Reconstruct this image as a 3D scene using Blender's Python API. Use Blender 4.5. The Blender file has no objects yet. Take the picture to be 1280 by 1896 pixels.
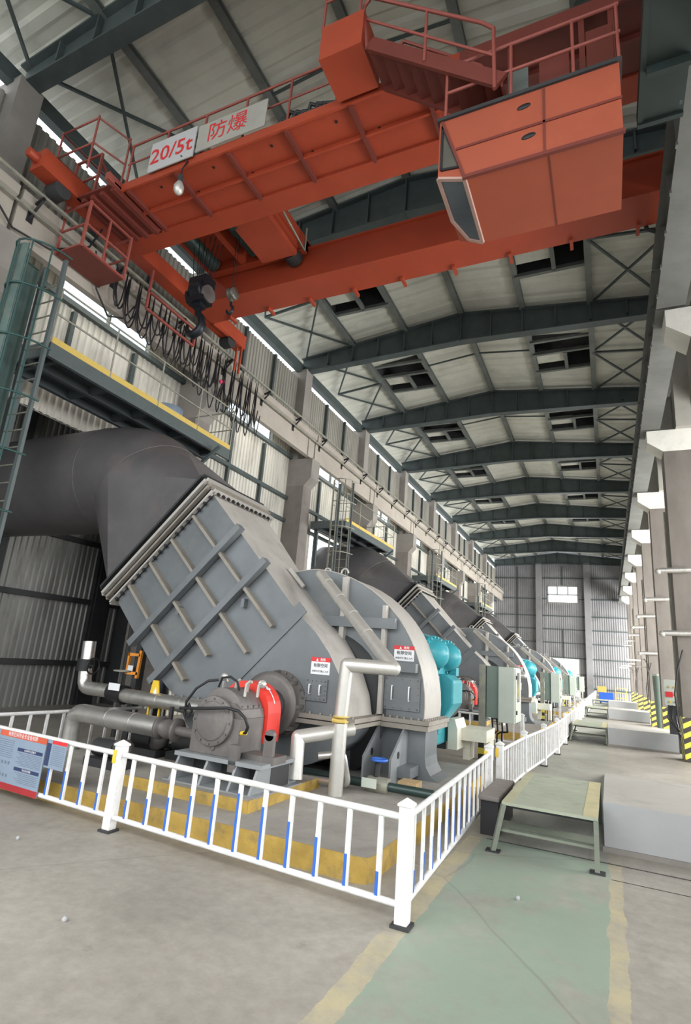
import bpy, math, random
from mathutils import Vector, Matrix
random.seed(7)
S = bpy.context.scene
COL = S.collection
PI = math.pi

# ------------------------------------------------------------------ camera
def make_camera():
    yaw, pitch, roll, f = 0.449847333, 0.25918951, 0.0804699997, 1023.44
    cy, sy, cp, sp = math.cos(yaw), math.sin(yaw), math.cos(pitch), math.sin(pitch)
    fwd = Vector((-sy*cp, cy*cp, sp)); right = Vector((cy, sy, 0)); up = right.cross(fwd)
    r2 = right*math.cos(roll) + up*math.sin(roll); u2 = -right*math.sin(roll) + up*math.cos(roll)
    m = Matrix((r2, u2, -fwd)).transposed().to_4x4()
    m.translation = Vector((0, 0, 1.8))
    cd = bpy.data.cameras.new('camera'); co = bpy.data.objects.new('camera', cd); COL.objects.link(co)
    co.matrix_world = m
    cd.sensor_fit = 'VERTICAL'; cd.sensor_height = 36.0; cd.sensor_width = 24.3
    cd.lens = 36.0*f/1896.0
    cd.clip_start = 0.05; cd.clip_end = 400
    S.camera = co
make_camera()

# ------------------------------------------------------------------ world, lights, exposure
S.view_settings.view_transform = 'Standard'; S.view_settings.look = 'None'
S.view_settings.gamma = 1.0; S.view_settings.use_curve_mapping = False
S.view_settings.exposure = -0.2
W = bpy.data.worlds.new('world'); S.world = W; W.use_nodes = True
bg = W.node_tree.nodes['Background']
bg.inputs[0].default_value = (0.93, 0.97, 1.0, 1); bg.inputs[1].default_value = 3.0
try:
    S.cycles.max_bounces = 8; S.cycles.diffuse_bounces = 4; S.cycles.glossy_bounces = 3
    S.cycles.sample_clamp_indirect = 6.0
except Exception: pass

def area(name, loc, target, sx, sy, power, col=(1, 1, 1)):
    d = bpy.data.lights.new(name, 'AREA'); d.shape = 'RECTANGLE'; d.size = sx; d.size_y = sy
    d.energy = power; d.color = col
    o = bpy.data.objects.new(name, d); COL.objects.link(o); o.location = loc
    o.rotation_euler = (Vector(target)-Vector(loc)).to_track_quat('-Z', 'Y').to_euler()
    return o
# added overhead fill behind the camera; daylight from the side aisle and window bands
area('overhead_fill', (-3.5, -4.5, 6.6), (-3.4, -2.6, 0.0), 12, 6, 1200, (1.0, 0.98, 0.95))
for i in range(5):
    area('aisle_daylight', (8.6, 13+11*i, 4.2), (-3, 18+11*i, 1.2), 10, 5.5, (2700, 4700, 5200, 5200, 5200)[i], (1.0, 0.99, 0.97))
area('aisle_daylight', (7.5, 3, 4.2), (-1, 6, 0.0), 7, 6, 380, (1.0, 0.98, 0.95))
for i in range(9):
    area('window_daylight', (-10.2, 8.0+6.05*i, 9.3), (-7.0, 8.0+6.05*i, 5.0), 3.0, 0.5, 30, (1.0, 0.96, 0.90))
area('far_window_daylight', (-3.9, 59.0, 9.4), (-4, 30, 2), 2.8, 1.7, 250, (1, 1, 1))
area('far_door_daylight', (-3.9, 59.0, 2.2), (-4, 30, 1), 2.8, 3.2, 300, (1, 1, 1))

# ------------------------------------------------------------------ materials
def mat(name, col, rough=0.6, metal=0.0, var=0.15, scale=3.0, bump=0.0, dirt=None, stretch=(1, 1, 1), bscale=None, spec=0.4):
    m = bpy.data.materials.new(name); m.use_nodes = True
    nt = m.node_tree; N = nt.nodes; Lk = nt.links; b = N['Principled BSDF']
    b.inputs['Roughness'].default_value = rough; b.inputs['Metallic'].default_value = metal
    try: b.inputs['Specular IOR Level'].default_value = spec
    except Exception: pass
    tc = N.new('ShaderNodeTexCoord'); mp = N.new('ShaderNodeMapping'); mp.inputs['Scale'].default_value = stretch
    Lk.new(tc.outputs['Object'], mp.inputs[0])
    n = N.new('ShaderNodeTexNoise'); n.inputs['Scale'].default_value = scale; n.inputs['Detail'].default_value = 6
    n.inputs['Roughness'].default_value = 0.62
    Lk.new(mp.outputs[0], n.inputs['Vector'])
    r = N.new('ShaderNodeValToRGB')
    r.color_ramp.elements[0].position = 0.3; r.color_ramp.elements[1].position = 0.7
    c = Vector(col[:3])
    r.color_ramp.elements[0].color = (*(c*(1-var)), 1); r.color_ramp.elements[1].color = (*(c*(1+var)), 1)
    Lk.new(n.outputs[0], r.inputs[0])
    out = r.outputs[0]
    if dirt:
        dc, amt, ds = dirt
        n2 = N.new('ShaderNodeTexNoise'); n2.inputs['Scale'].default_value = ds; n2.inputs['Detail'].default_value = 8
        n2.inputs['Roughness'].default_value = 0.7
        Lk.new(mp.outputs[0], n2.inputs['Vector'])
        r2 = N.new('ShaderNodeValToRGB')
        r2.color_ramp.elements[0].position = 0.52; r2.color_ramp.elements[1].position = 0.72
        r2.color_ramp.elements[0].color = (0, 0, 0, 1); r2.color_ramp.elements[1].color = (amt, amt, amt, 1)
        Lk.new(n2.outputs[0], r2.inputs[0])
        mx = N.new('ShaderNodeMixRGB'); mx.inputs[2].default_value = (*dc, 1)
        Lk.new(r2.outputs[0], mx.inputs[0]); Lk.new(out, mx.inputs[1]); out = mx.outputs[0]
    Lk.new(out, b.inputs['Base Color'])
    if bump:
        n3 = N.new('ShaderNodeTexNoise'); n3.inputs['Scale'].default_value = bscale or scale*6; n3.inputs['Detail'].default_value = 5
        Lk.new(mp.outputs[0], n3.inputs['Vector'])
        bp = N.new('ShaderNodeBump'); bp.inputs['Strength'].default_value = bump; bp.inputs['Distance'].default_value = 0.02
        Lk.new(n3.outputs[0], bp.inputs['Height']); Lk.new(bp.outputs[0], b.inputs['Normal'])
    return m

M = {}
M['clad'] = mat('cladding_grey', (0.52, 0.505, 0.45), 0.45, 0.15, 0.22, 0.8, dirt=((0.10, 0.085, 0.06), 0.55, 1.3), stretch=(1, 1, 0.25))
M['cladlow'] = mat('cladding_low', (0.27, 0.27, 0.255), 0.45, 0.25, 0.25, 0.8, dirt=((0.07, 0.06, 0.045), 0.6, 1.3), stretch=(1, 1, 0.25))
M['cladfar'] = mat('cladding_far', (0.22, 0.22, 0.225), 0.5, 0.2, 0.2, 0.3, dirt=((0.08, 0.075, 0.07), 0.5, .5))
M['roof'] = mat('roof_sheet', (0.50, 0.505, 0.445), 0.55, 0.0, 0.12, 0.7, dirt=((0.28, 0.29, 0.24), 0.5, .9))
M['steel'] = mat('green_steel', (0.055, 0.072, 0.072), 0.5, 0.1, 0.2, 2.0, dirt=((0.08, 0.08, 0.07), 0.4, 3))
M['purlin'] = mat('grey_green_steel', (0.13, 0.145, 0.135), 0.5, 0.1, 0.2, 2.0, dirt=((0.07, 0.06, 0.05), 0.4, 3))
M['dark'] = mat('dark_steel', (0.035, 0.036, 0.038), 0.6, 0.1, 0.2, 2.0)
M['black'] = mat('black_rubber', (0.015, 0.015, 0.017), 0.5, 0, 0.1, 2.0)
M['conc'] = mat('column_concrete', (0.23, 0.215, 0.195), 0.85, 0, 0.14, 1.2, 0.3, dirt=((0.22, 0.20, 0.18), 0.5, 2.0))
M['concw'] = mat('white_concrete', (0.60, 0.59, 0.54), 0.85, 0, 0.10, 1.2, 0.3, dirt=((0.36, 0.34, 0.30), 0.45, 2.0))
M['concr'] = mat('right_column_concrete', (0.14, 0.125, 0.11), 0.85, 0, 0.2, 1.0, 0.3, dirt=((0.08, 0.07, 0.062), 0.5, 1.6), stretch=(1, 1, 0.4))
M['cladup'] = mat('cladding_upper_shaded', (0.27, 0.26, 0.23), 0.45, 0.15, 0.22, 0.8, dirt=((0.14, 0.12, 0.09), 0.55, 1.3), stretch=(1, 1, 0.25))  # darker copy of the cladding, colour standing in for weaker light higher up
M['rbeam'] = mat('runway_beam_grey', (0.13, 0.135, 0.125), 0.6, 0.1, 0.15, 1.5, dirt=((0.08, 0.08, 0.075), 0.5, 2))
M['concu'] = mat('upper_column_concrete', (0.33, 0.32, 0.285), 0.85, 0, 0.10, 1.2, 0.3, dirt=((0.25, 0.235, 0.205), 0.5, 2.0))
M['concb'] = mat('beam_concrete', (0.33, 0.30, 0.26), 0.85, 0, 0.12, 0.8, 0.25, dirt=((0.28, 0.24, 0.20), 0.5, 1.2))
M['concd'] = mat('brown_concrete', (0.19, 0.17, 0.155), 0.85, 0, 0.14, 1.2, 0.3, dirt=((0.10, 0.09, 0.08), 0.5, 2.0))
M['culvert'] = mat('culvert_concrete', (0.36, 0.365, 0.37), 0.8, 0, 0.08, 1.0, 0.2, dirt=((0.27, 0.38, 0.37), 0.5, 1.6))
M['orange'] = mat('crane_orange', (0.34, 0.052, 0.022), 0.48, 0, 0.09, 1.5, dirt=((0.30, 0.055, 0.03), 0.6, 2.5))
M['orangeb'] = mat('cab_orange', (0.31, 0.068, 0.034), 0.5, 0, 0.06, 1.2, dirt=((0.40, 0.09, 0.045), 0.5, 2.0))
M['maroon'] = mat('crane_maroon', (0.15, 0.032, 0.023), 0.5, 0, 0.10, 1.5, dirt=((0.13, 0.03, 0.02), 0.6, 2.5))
M['pinkrail'] = mat('railing_red', (0.27, 0.07, 0.055), 0.5, 0, 0.1, 4)
M['fan'] = mat('fan_grey', (0.15, 0.165, 0.175), 0.42, 0.15, 0.16, 1.2, 0.08, dirt=((0.22, 0.215, 0.20), 0.45, 2.2), bscale=5)
M['fanlite'] = mat('fan_rim_lit', (0.42, 0.40, 0.37), 0.45, 0.05, 0.10, 1.5, 0.05, dirt=((0.22, 0.21, 0.20), 0.6, 1.8))  # fan grey lightened and warmed to paint in the light on the rims
M['gusset'] = mat('gusset_lit_grey', (0.24, 0.255, 0.265), 0.42, 0.1, 0.10, 1.5, 0.05, dirt=((0.15, 0.155, 0.16), 0.6, 1.8))  # lighter fan grey, so the gussets look lit
M['fanrib'] = mat('fan_rib_lit', (0.27, 0.245, 0.21), 0.6, 0.05, 0.2, 3, dirt=((0.17, 0.17, 0.17), 0.7, 3))  # beige colour stands in for light catching the ribs and flanges
M['duct'] = mat('duct_grey', (0.108, 0.104, 0.108), 0.5, 0.2, 0.22, 0.7, 0.06, dirt=((0.17, 0.145, 0.13), 0.6, 1.1))
M['bearing'] = mat('bearing_brown_grey', (0.13, 0.12, 0.115), 0.5, 0.2, 0.15, 3, 0.1, dirt=((0.24, 0.22, 0.20), 0.4, 4))
M['red'] = mat('guard_red', (0.75, 0.045, 0.03), 0.45, 0, 0.08, 4, dirt=((0.4, 0.05, 0.04), 0.5, 6))
M['teal'] = mat('motor_teal', (0.04, 0.29, 0.34), 0.35, 0, 0.08, 3, dirt=((0.03, 0.22, 0.26), 0.4, 4))
M['silver'] = mat('lagging_silver', (0.62, 0.61, 0.58), 0.33, 0.85, 0.10, 4, 0.08, dirt=((0.30, 0.29, 0.26), 0.5, 5))
M['silverp'] = mat('lagging_pale', (0.56, 0.55, 0.51), 0.38, 0.55, 0.07, 4, 0.05, dirt=((0.42, 0.40, 0.34), 0.4, 5))
M['white'] = mat('fence_white', (0.69, 0.69, 0.685), 0.4, 0, 0.07, 6, dirt=((0.45, 0.42, 0.31), 0.7, 7))
M['blue'] = mat('sleeve_blue', (0.035, 0.13, 0.50), 0.35, 0, 0.08, 6)
M['yellow'] = mat('kerb_yellow', (0.40, 0.265, 0.06), 0.8, 0, 0.25, 3, 0.4, dirt=((0.17, 0.135, 0.08), 0.75, 5))
M['yel'] = mat('yellow_paint', (0.75, 0.50, 0.04), 0.5, 0, 0.08, 5, dirt=((0.4, 0.3, 0.08), 0.4, 6))
M['kick'] = mat('toe_yellow', (0.55, 0.40, 0.10), 0.55, 0, 0.1, 4, dirt=((0.3, 0.24, 0.1), 0.5, 4))
M['rail'] = mat('railing_grey', (0.26, 0.26, 0.22), 0.5, 0.2, 0.2, 5, dirt=((0.45, 0.36, 0.12), 0.3, 5))
M['plinth'] = mat('plinth_concrete', (0.30, 0.285, 0.26), 0.85, 0, 0.15, 2, 0.3, dirt=((0.16, 0.15, 0.13), 0.5, 3))
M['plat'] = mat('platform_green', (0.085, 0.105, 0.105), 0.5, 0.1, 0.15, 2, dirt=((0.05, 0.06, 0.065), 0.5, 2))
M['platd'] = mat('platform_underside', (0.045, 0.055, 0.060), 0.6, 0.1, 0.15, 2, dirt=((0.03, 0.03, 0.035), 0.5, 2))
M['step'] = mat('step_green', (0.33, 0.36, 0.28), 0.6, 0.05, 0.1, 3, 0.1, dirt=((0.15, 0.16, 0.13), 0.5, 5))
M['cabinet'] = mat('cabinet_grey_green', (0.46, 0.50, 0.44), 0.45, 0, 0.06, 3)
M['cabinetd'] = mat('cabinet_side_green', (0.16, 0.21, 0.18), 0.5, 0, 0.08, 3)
M['cream'] = mat('cream_paint', (0.62, 0.60, 0.50), 0.5, 0, 0.05, 3, dirt=((0.35, 0.33, 0.27), 0.5, 5))
M['signdim'] = mat('board_grey_white', (0.46, 0.46, 0.46), 0.5, 0, 0.12, 3, dirt=((0.28, 0.28, 0.27), 0.5, 3))
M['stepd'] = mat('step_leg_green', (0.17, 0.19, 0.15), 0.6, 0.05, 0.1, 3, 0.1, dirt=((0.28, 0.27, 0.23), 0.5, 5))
M['ink'] = mat('print_black', (0.03, 0.03, 0.04), 0.5, 0, 0.0, 1)
M['paper'] = mat('sign_white', (0.75, 0.76, 0.78), 0.4, 0, 0.04, 4)
M['signred'] = mat('sign_red', (0.62, 0.03, 0.035), 0.4, 0, 0.05, 4)
M['poster'] = mat('poster_blue_grey', (0.22, 0.28, 0.36), 0.3, 0, 0.10, 2)
M['posterink'] = mat('poster_grey_lines', (0.13, 0.16, 0.22), 0.4, 0, 0.0, 2)
M['navy'] = mat('poster_navy', (0.03, 0.045, 0.11), 0.3, 0, 0.0, 2)
M['bin'] = mat('bin_blue', (0.02, 0.10, 0.50), 0.4, 0, 0.05, 2)
M['green'] = mat('cage_green', (0.025, 0.070, 0.065), 0.45, 0.1, 0.1, 2)
M['hook'] = mat('hook_black', (0.022, 0.026, 0.032), 0.35, 0.5, 0.1, 4)
M['drum'] = mat('drum_green', (0.035, 0.06, 0.055), 0.35, 0.3, 0.1, 4)
M['wood'] = mat('pale_wood', (0.42, 0.30, 0.16), 0.7, 0, 0.15, 6)

def stripes(name, axis=('X', 'Z'), scale=1.0):
    m = bpy.data.materials.new(name); m.use_nodes = True; nt = m.node_tree; N = nt.nodes; Lk = nt.links
    b = N['Principled BSDF']; b.inputs['Roughness'].default_value = 0.5
    tc = N.new('ShaderNodeTexCoord'); sp = N.new('ShaderNodeSeparateXYZ'); Lk.new(tc.outputs['Object'], sp.inputs[0])
    a1 = N.new('ShaderNodeMath'); a1.operation = 'ADD'; Lk.new(sp.outputs['X'], a1.inputs[0]); Lk.new(sp.outputs['Y'], a1.inputs[1])
    a2 = N.new('ShaderNodeMath'); a2.operation = 'SUBTRACT'; Lk.new(sp.outputs['Z'], a2.inputs[0])
    mu = N.new('ShaderNodeMath'); mu.operation = 'MULTIPLY'; mu.inputs[1].default_value = 0.55 if scale else 0
    Lk.new(a1.outputs[0], mu.inputs[0]); Lk.new(mu.outputs[0], a2.inputs[1])
    d = N.new('ShaderNodeMath'); d.operation = 'DIVIDE'; d.inputs[1].default_value = 0.24; Lk.new(a2.outputs[0], d.inputs[0])
    fr = N.new('ShaderNodeMath'); fr.operation = 'FRACT'; Lk.new(d.outputs[0], fr.inputs[0])
    g = N.new('ShaderNodeMath'); g.operation = 'GREATER_THAN'; g.inputs[1].default_value = 0.5; Lk.new(fr.outputs[0], g.inputs[0])
    mx = N.new('ShaderNodeMixRGB'); mx.inputs[1].default_value = (0.025, 0.022, 0.02, 1); mx.inputs[2].default_value = (0.58, 0.50, 0.06, 1)
    Lk.new(g.outputs[0], mx.inputs[0]); Lk.new(mx.outputs[0], b.inputs['Base Color'])
    return m
M['stripe'] = stripes('hazard_stripes')
M['bands'] = stripes('hazard_bands', scale=0)

def glass_mat():
    m = bpy.data.materials.new('window_glass'); m.use_nodes = True; N = m.node_tree.nodes; Lk = m.node_tree.links
    b = N['Principled BSDF']; out = N['Material Output']
    t = N.new('ShaderNodeBsdfTransparent'); t.inputs[0].default_value = (0.9, 0.94, 0.97, 1)
    mx = N.new('ShaderNodeMixShader'); mx.inputs[0].default_value = 0.12
    b.inputs['Roughness'].default_value = 0.1; b.inputs['Base Color'].default_value = (0.8, 0.85, 0.9, 1)
    Lk.new(t.outputs[0], mx.inputs[1]); Lk.new(b.outputs[0], mx.inputs[2]); Lk.new(mx.outputs[0], out.inputs[0])
    return m
M['glass'] = glass_mat()
M['signframe'] = mat('window_frame_pink', (0.42, 0.27, 0.23), 0.5)
M['sideglass'] = mat('side_glass', (0.10, 0.095, 0.08), 0.2, 0.1)
def cabglass():
    m = mat('cab_glass', (0.10, 0.12, 0.14), 0.12, 0.3, 0.1, 3); return m
M['cabglass'] = cabglass()

def floor_mat():
    m = bpy.data.materials.new('floor_concrete'); m.use_nodes = True; nt = m.node_tree; N = nt.nodes; Lk = nt.links
    b = N['Principled BSDF']; tc = N.new('ShaderNodeTexCoord'); P = tc.outputs['Object']
    def noise(s, d=6, r=0.6):
        n = N.new('ShaderNodeTexNoise'); n.inputs['Scale'].default_value = s; n.inputs['Detail'].default_value = d
        n.inputs['Roughness'].default_value = r; Lk.new(P, n.inputs['Vector']); return n.outputs[0]
    def ramp(i, p0, c0, p1, c1):
        r = N.new('ShaderNodeValToRGB'); e = r.color_ramp.elements
        e[0].position = p0; e[0].color = (*c0, 1); e[1].position = p1; e[1].color = (*c1, 1); Lk.new(i, r.inputs[0]); return r.outputs[0]
    def math_(op, a, bb):
        n = N.new('ShaderNodeMath'); n.operation = op
        for k, v in enumerate((a, bb)):
            if isinstance(v, (int, float)): n.inputs[k].default_value = v
            else: Lk.new(v, n.inputs[k])
        return n.outputs[0]
    def mix(f, a, c, typ='MIX'):
        n = N.new('ShaderNodeMixRGB'); n.blend_type = typ
        for k, v in ((0, f), (1, a), (2, c)):
            if isinstance(v, (int, float)): n.inputs[k].default_value = v
            elif isinstance(v, tuple): n.inputs[k].default_value = (*v, 1)
            else: Lk.new(v, n.inputs[k])
        return n.outputs[0]
    sx = N.new('ShaderNodeSeparateXYZ'); Lk.new(P, sx.inputs[0]); X, Y = sx.outputs['X'], sx.outputs['Y']
    base = ramp(noise(0.6, 8), 0.35, (0.265, 0.246, 0.215), 0.7, (0.385, 0.362, 0.32))
    fine = ramp(noise(9, 8, 0.7), 0.35, (0.86, 0.86, 0.86), 0.65, (1.08, 1.08, 1.08))
    base = mix(1.0, base, fine, 'MULTIPLY')
    base = mix(ramp(noise(2.3, 9, 0.75), 0.62, (0, 0, 0), 0.72, (0.5, 0.5, 0.5)), base, (0.15, 0.14, 0.12))
    wob = math_('MULTIPLY', math_('SUBTRACT', noise(3, 4), 0.5), 0.10)
    xw = math_('ADD', X, wob)
    def band(a, c):
        return math_('MULTIPLY', math_('GREATER_THAN', xw, a), math_('LESS_THAN', xw, c))
    wear = ramp(noise(1.4, 10, 0.72), 0.33, (0.15, 0.15, 0.15), 0.52, (1, 1, 1))
    fade = math_('SUBTRACT', 0.85, math_('MULTIPLY', math_('GREATER_THAN', Y, 6.95), 0.62))
    gfac = math_('MULTIPLY', math_('MULTIPLY', band(-1.34, -0.07), wear), fade)
    base = mix(gfac, base, (0.25, 0.325, 0.255))
    yw = ramp(noise(2.2, 10, 0.75), 0.38, (0.12, 0.12, 0.12), 0.6, (0.95, 0.95, 0.95))
    yf = math_('MULTIPLY', math_('ADD', band(-1.50, -1.34), band(-0.07, 0.045)), yw)
    base = mix(math_('MULTIPLY', yf, math_('SUBTRACT', fade, 0.08)), base, (0.50, 0.44, 0.26))
    # cracks
    v = N.new('ShaderNodeTexVoronoi'); v.feature = 'DISTANCE_TO_EDGE'; v.inputs['Scale'].default_value = 0.28
    mpv = N.new('ShaderNodeMixRGB'); mpv.inputs[0].default_value = 0.12; Lk.new(P, mpv.inputs[1])
    nn = N.new('ShaderNodeTexNoise'); nn.inputs['Scale'].default_value = 1.2; Lk.new(P, nn.inputs['Vector']); Lk.new(nn.outputs[1], mpv.inputs[2])
    Lk.new(mpv.outputs[0], v.inputs['Vector'])
    cr = ramp(v.outputs['Distance'], 0.001, (0.3, 0.3, 0.3), 0.003, (0, 0, 0))
    base = mix(cr, base, (0.10, 0.09, 0.08))
    Lk.new(base, b.inputs['Base Color'])
    rr = ramp(noise(1.1, 5), 0.3, (0.42, 0.42, 0.42), 0.7, (0.62, 0.62, 0.62)); Lk.new(rr, b.inputs['Roughness'])
    bp = N.new('ShaderNodeBump'); bp.inputs['Strength'].default_value = 0.25; bp.inputs['Distance'].default_value = 0.01
    Lk.new(noise(14, 8, 0.7), bp.inputs['Height']); Lk.new(bp.outputs[0], b.inputs['Normal'])
    return m
M['floor'] = floor_mat()
M['slabtop'] = mat('slab_concrete', (0.40, 0.385, 0.355), 0.6, 0, 0.10, 0.8, 0.15, dirt=((0.24, 0.23, 0.21), 0.5, 2.0))

# ------------------------------------------------------------------ mesh helpers
ORG = {}
class MB:
    def __init__(s): s.v = []; s.f = []; s.sm = []
    def add(s, vs, fs, smooth=False):
        o = len(s.v); s.v += [tuple(v) for v in vs]
        for f in fs: s.f.append([i+o for i in f]); s.sm.append(smooth)
        return s
    def box(s, x0, x1, y0, y1, z0, z1):
        vs = [(x, y, z) for z in (z0, z1) for y in (y0, y1) for x in (x0, x1)]
        return s.add(vs, [(0, 2, 3, 1), (4, 5, 7, 6), (0, 1, 5, 4), (2, 6, 7, 3), (0, 4, 6, 2), (1, 3, 7, 5)])
    def bar(s, p, q, w, h, up=(0, 0, 1)):
        p, q = Vector(p), Vector(q); d = (q-p).normalized(); u = Vector(up)
        if abs(d.dot(u)) > 0.98: u = Vector((0, 1, 0))
        r = d.cross(u).normalized()*(w/2); u2 = r.cross(d).normalized()*(h/2)
        vs = [a+sr*r+su*u2 for a in (p, q) for sr, su in ((-1, -1), (1, -1), (1, 1), (-1, 1))]
        return s.add(vs, [(0, 1, 2, 3), (7, 6, 5, 4), (0, 4, 5, 1), (1, 5, 6, 2), (2, 6, 7, 3), (3, 7, 4, 0)])
    def tube(s, path, r, n=10, caps=True, closed=False):
        path = [Vector(p) for p in path]; k = len(path); rings = []
        prev = None
        for i, p in enumerate(path):
            if closed: t = (path[(i+1) % k]-path[i-1]).normalized()
            elif i == 0: t = (path[1]-p).normalized()
            elif i == k-1: t = (p-path[i-1]).normalized()
            else: t = ((path[i+1]-p).normalized()+(p-path[i-1]).normalized()).normalized()
            if prev is None:
                a = Vector((0, 0, 1)) if abs(t.z) < 0.9 else Vector((1, 0, 0))
                u = t.cross(a).normalized()
            else:
                u = (prev-t*prev.dot(t)).normalized()
            prev = u; w = t.cross(u)
            sc = 1.0
            if 0 < i < k-1 and not closed:
                c = (path[i+1]-p).normalized().dot((p-path[i-1]).normalized()); sc = 1/max(0.6, math.sqrt(max(0.01, (1+c)/2)))
            rr = r[i] if isinstance(r, (list, tuple)) else r
            rings.append([p+(u*math.cos(2*PI*j/n)+w*math.sin(2*PI*j/n))*rr*(sc if sc < 1.3 else 1.3) for j in range(n)])
        vs = [v for rg in rings for v in rg]; fs = []
        m = k if closed else k-1
        for i in range(m):
            a, b2 = i*n, ((i+1) % k)*n
            for j in range(n): fs.append((a+j, a+(j+1) % n, b2+(j+1) % n, b2+j))
        s.add(vs, fs, True)
        if caps and not closed:
            s.add(rings[0], [tuple(range(n))][::-1]); s.add(rings[-1], [tuple(range(n))[::-1]])
        return s
    def cyl(s, p, q, r, n=16, r2=None):
        return s.tube([p, q], [r, r if r2 is None else r2], n)
    def lathe(s, o, ax, prof, n=24):
        o, ax = Vector(o), Vector(ax).normalized()
        a = Vector((0, 0, 1)) if abs(ax.z) < 0.9 else Vector((1, 0, 0))
        u = ax.cross(a).normalized(); w = ax.cross(u)
        vs = []
        for d, r in prof:
            for j in range(n):
                t = 2*PI*j/n; vs.append(o+ax*d+(u*math.cos(t)+w*math.sin(t))*r)
        fs = []
        for i in range(len(prof)-1):
            for j in range(n): fs.append((i*n+j, i*n+(j+1) % n, (i+1)*n+(j+1) % n, (i+1)*n+j))
        return s.add(vs, fs, True)
    def prism(s, pts, axis, a, b, smooth=False):
        def P(u, w, t): return {'y': (u, t, w), 'x': (t, u, w), 'z': (u, w, t)}[axis]
        n = len(pts)
        A = [P(u, w, a) for u, w in pts]; B = [P(u, w, b) for u, w in pts]
        s.add(A, [tuple(range(n))]); s.add(B, [tuple(range(n))[::-1]])
        return s.add(A+B, [(i, i+n, (i+1) % n+n, (i+1) % n) for i in range(n)], smooth)
    def ball(s, c, r, n=12):
        prof = [(-math.cos(PI*i/n)*r, max(1e-4, math.sin(PI*i/n)*r)) for i in range(n+1)]
        return s.lathe(c, (0, 0, 1), prof, n*2)
    def text(s, txt, o, right, up, h, align='CENTER', depth=0.002, bold=0.0):
        cu = bpy.data.curves.new('t', 'FONT'); cu.body = txt; cu.size = 1.0; cu.align_x = align; cu.align_y = 'CENTER'
        cu.resolution_u = 2; cu.extrude = 0.0; cu.offset = bold
        ob = bpy.data.objects.new('t', cu); COL.objects.link(ob)
        dg = bpy.context.evaluated_depsgraph_get(); me = bpy.data.meshes.new_from_object(ob.evaluated_get(dg))
        R, U = Vector(right).normalized(), Vector(up).normalized(); O = Vector(o)
        s.add([O+R*v.co.x*h+U*v.co.y*h for v in me.vertices], [tuple(p.vertices) for p in me.polygons])
        bpy.data.objects.remove(ob); bpy.data.meshes.remove(me); bpy.data.curves.remove(cu)
        return s
    def build(s, name, m, parent=None, label=None, kind=None, bevel=0):
        o0 = ORG.get(parent.name, Vector((0, 0, 0))) if parent else Vector((0, 0, 0))
        me = bpy.data.meshes.new(name)
        me.from_pydata([tuple(Vector(v)-o0) for v in s.v], [], s.f)
        me.polygons.foreach_set('use_smooth', s.sm)
        me.update()
        import bmesh
        bm = bmesh.new(); bm.from_mesh(me); bmesh.ops.recalc_face_normals(bm, faces=bm.faces); bm.to_mesh(me); bm.free()
        me.materials.append(M[m] if isinstance(m, str) else m)
        ob = bpy.data.objects.new(name, me); COL.objects.link(ob)
        if parent: ob.parent = parent
        ORG[ob.name] = o0.copy()
        if label: ob['label'] = label
        if kind: ob['kind'] = kind
        if bevel:
            bv = ob.modifiers.new('b', 'BEVEL'); bv.width = bevel; bv.segments = 2; bv.limit_method = 'ANGLE'
        return ob

def thing(name, loc, label, cat, group=None):
    o = bpy.data.objects.new(name, None); COL.objects.link(o); o.location = loc; o.empty_display_size = 0.2
    ORG[o.name] = Vector(loc); o['label'] = label; o['category'] = cat
    if group: o['group'] = group
    return o
def tag(o, label, cat, group=None):
    o['label'] = label; o['category'] = cat
    if group: o['group'] = group
    return o
def move_origin(o):
    me = o.data; c = Vector((sum(v.co.x for v in me.vertices), sum(v.co.y for v in me.vertices), 0))/max(1, len(me.vertices))
    c.z = min(v.co.z for v in me.vertices)
    me.transform(Matrix.Translation(-c)); o.location = o.location+c
    return o
def copy_tree(o, dloc=None, label=None, parent=None):
    c = o.copy(); COL.objects.link(c)
    if parent is not None: c.parent = parent
    if dloc is not None: c.location = Vector(o.location)+Vector(dloc)
    if label: c['label'] = label
    for ch in list(o.children): copy_tree(ch, parent=c)
    return c
ORD = ['first', 'second', 'third', 'fourth', 'fifth', 'sixth', 'seventh', 'eighth', 'ninth', 'tenth', 'eleventh', 'twelfth', 'thirteenth',
       'fourteenth', 'fifteenth', 'sixteenth', 'seventeenth', 'eighteenth', 'nineteenth', 'twentieth']
def st(name, mb, m, parent=None): return mb.build(name, m, parent, kind='structure')

BAY = 6.05
YK = [17+BAY*k for k in range(-2, 8)]      # column lines
XL, XR, YF = -10.5, 2.0, 59.9
XM = (XL+XR)/2
ZR = 12.6

def corr(y0, y1, pitch, depth):
    """profile positions of a trapezoid sheet: list of (t, offset)"""
    out = []; t = y0
    while t < y1:
        out += [(t, 0), (t+pitch*0.35, 0), (t+pitch*0.5, depth), (t+pitch*0.85, depth)]; t += pitch
    out = [p for p in out if p[0] < y1]; out.append((y1, 0)); return out
def sheet_wall(mb, x, y0, y1, z0, z1, sgn=1, pitch=0.17, depth=0.035):
    pr = corr(y0, y1, pitch, depth); n = len(pr)
    vs = [(x+sgn*d, t, z) for z in (z0, z1) for t, d in pr]
    mb.add(vs, [(i, i+1, n+i+1, n+i) for i in range(n-1)])
    # thickness: outer skin
    xo = x-sgn*0.06
    mb.add([(xo, y0, z0), (xo, y1, z0), (xo, y1, z1), (xo, y0, z1)], [(0, 1, 2, 3)])

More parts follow.
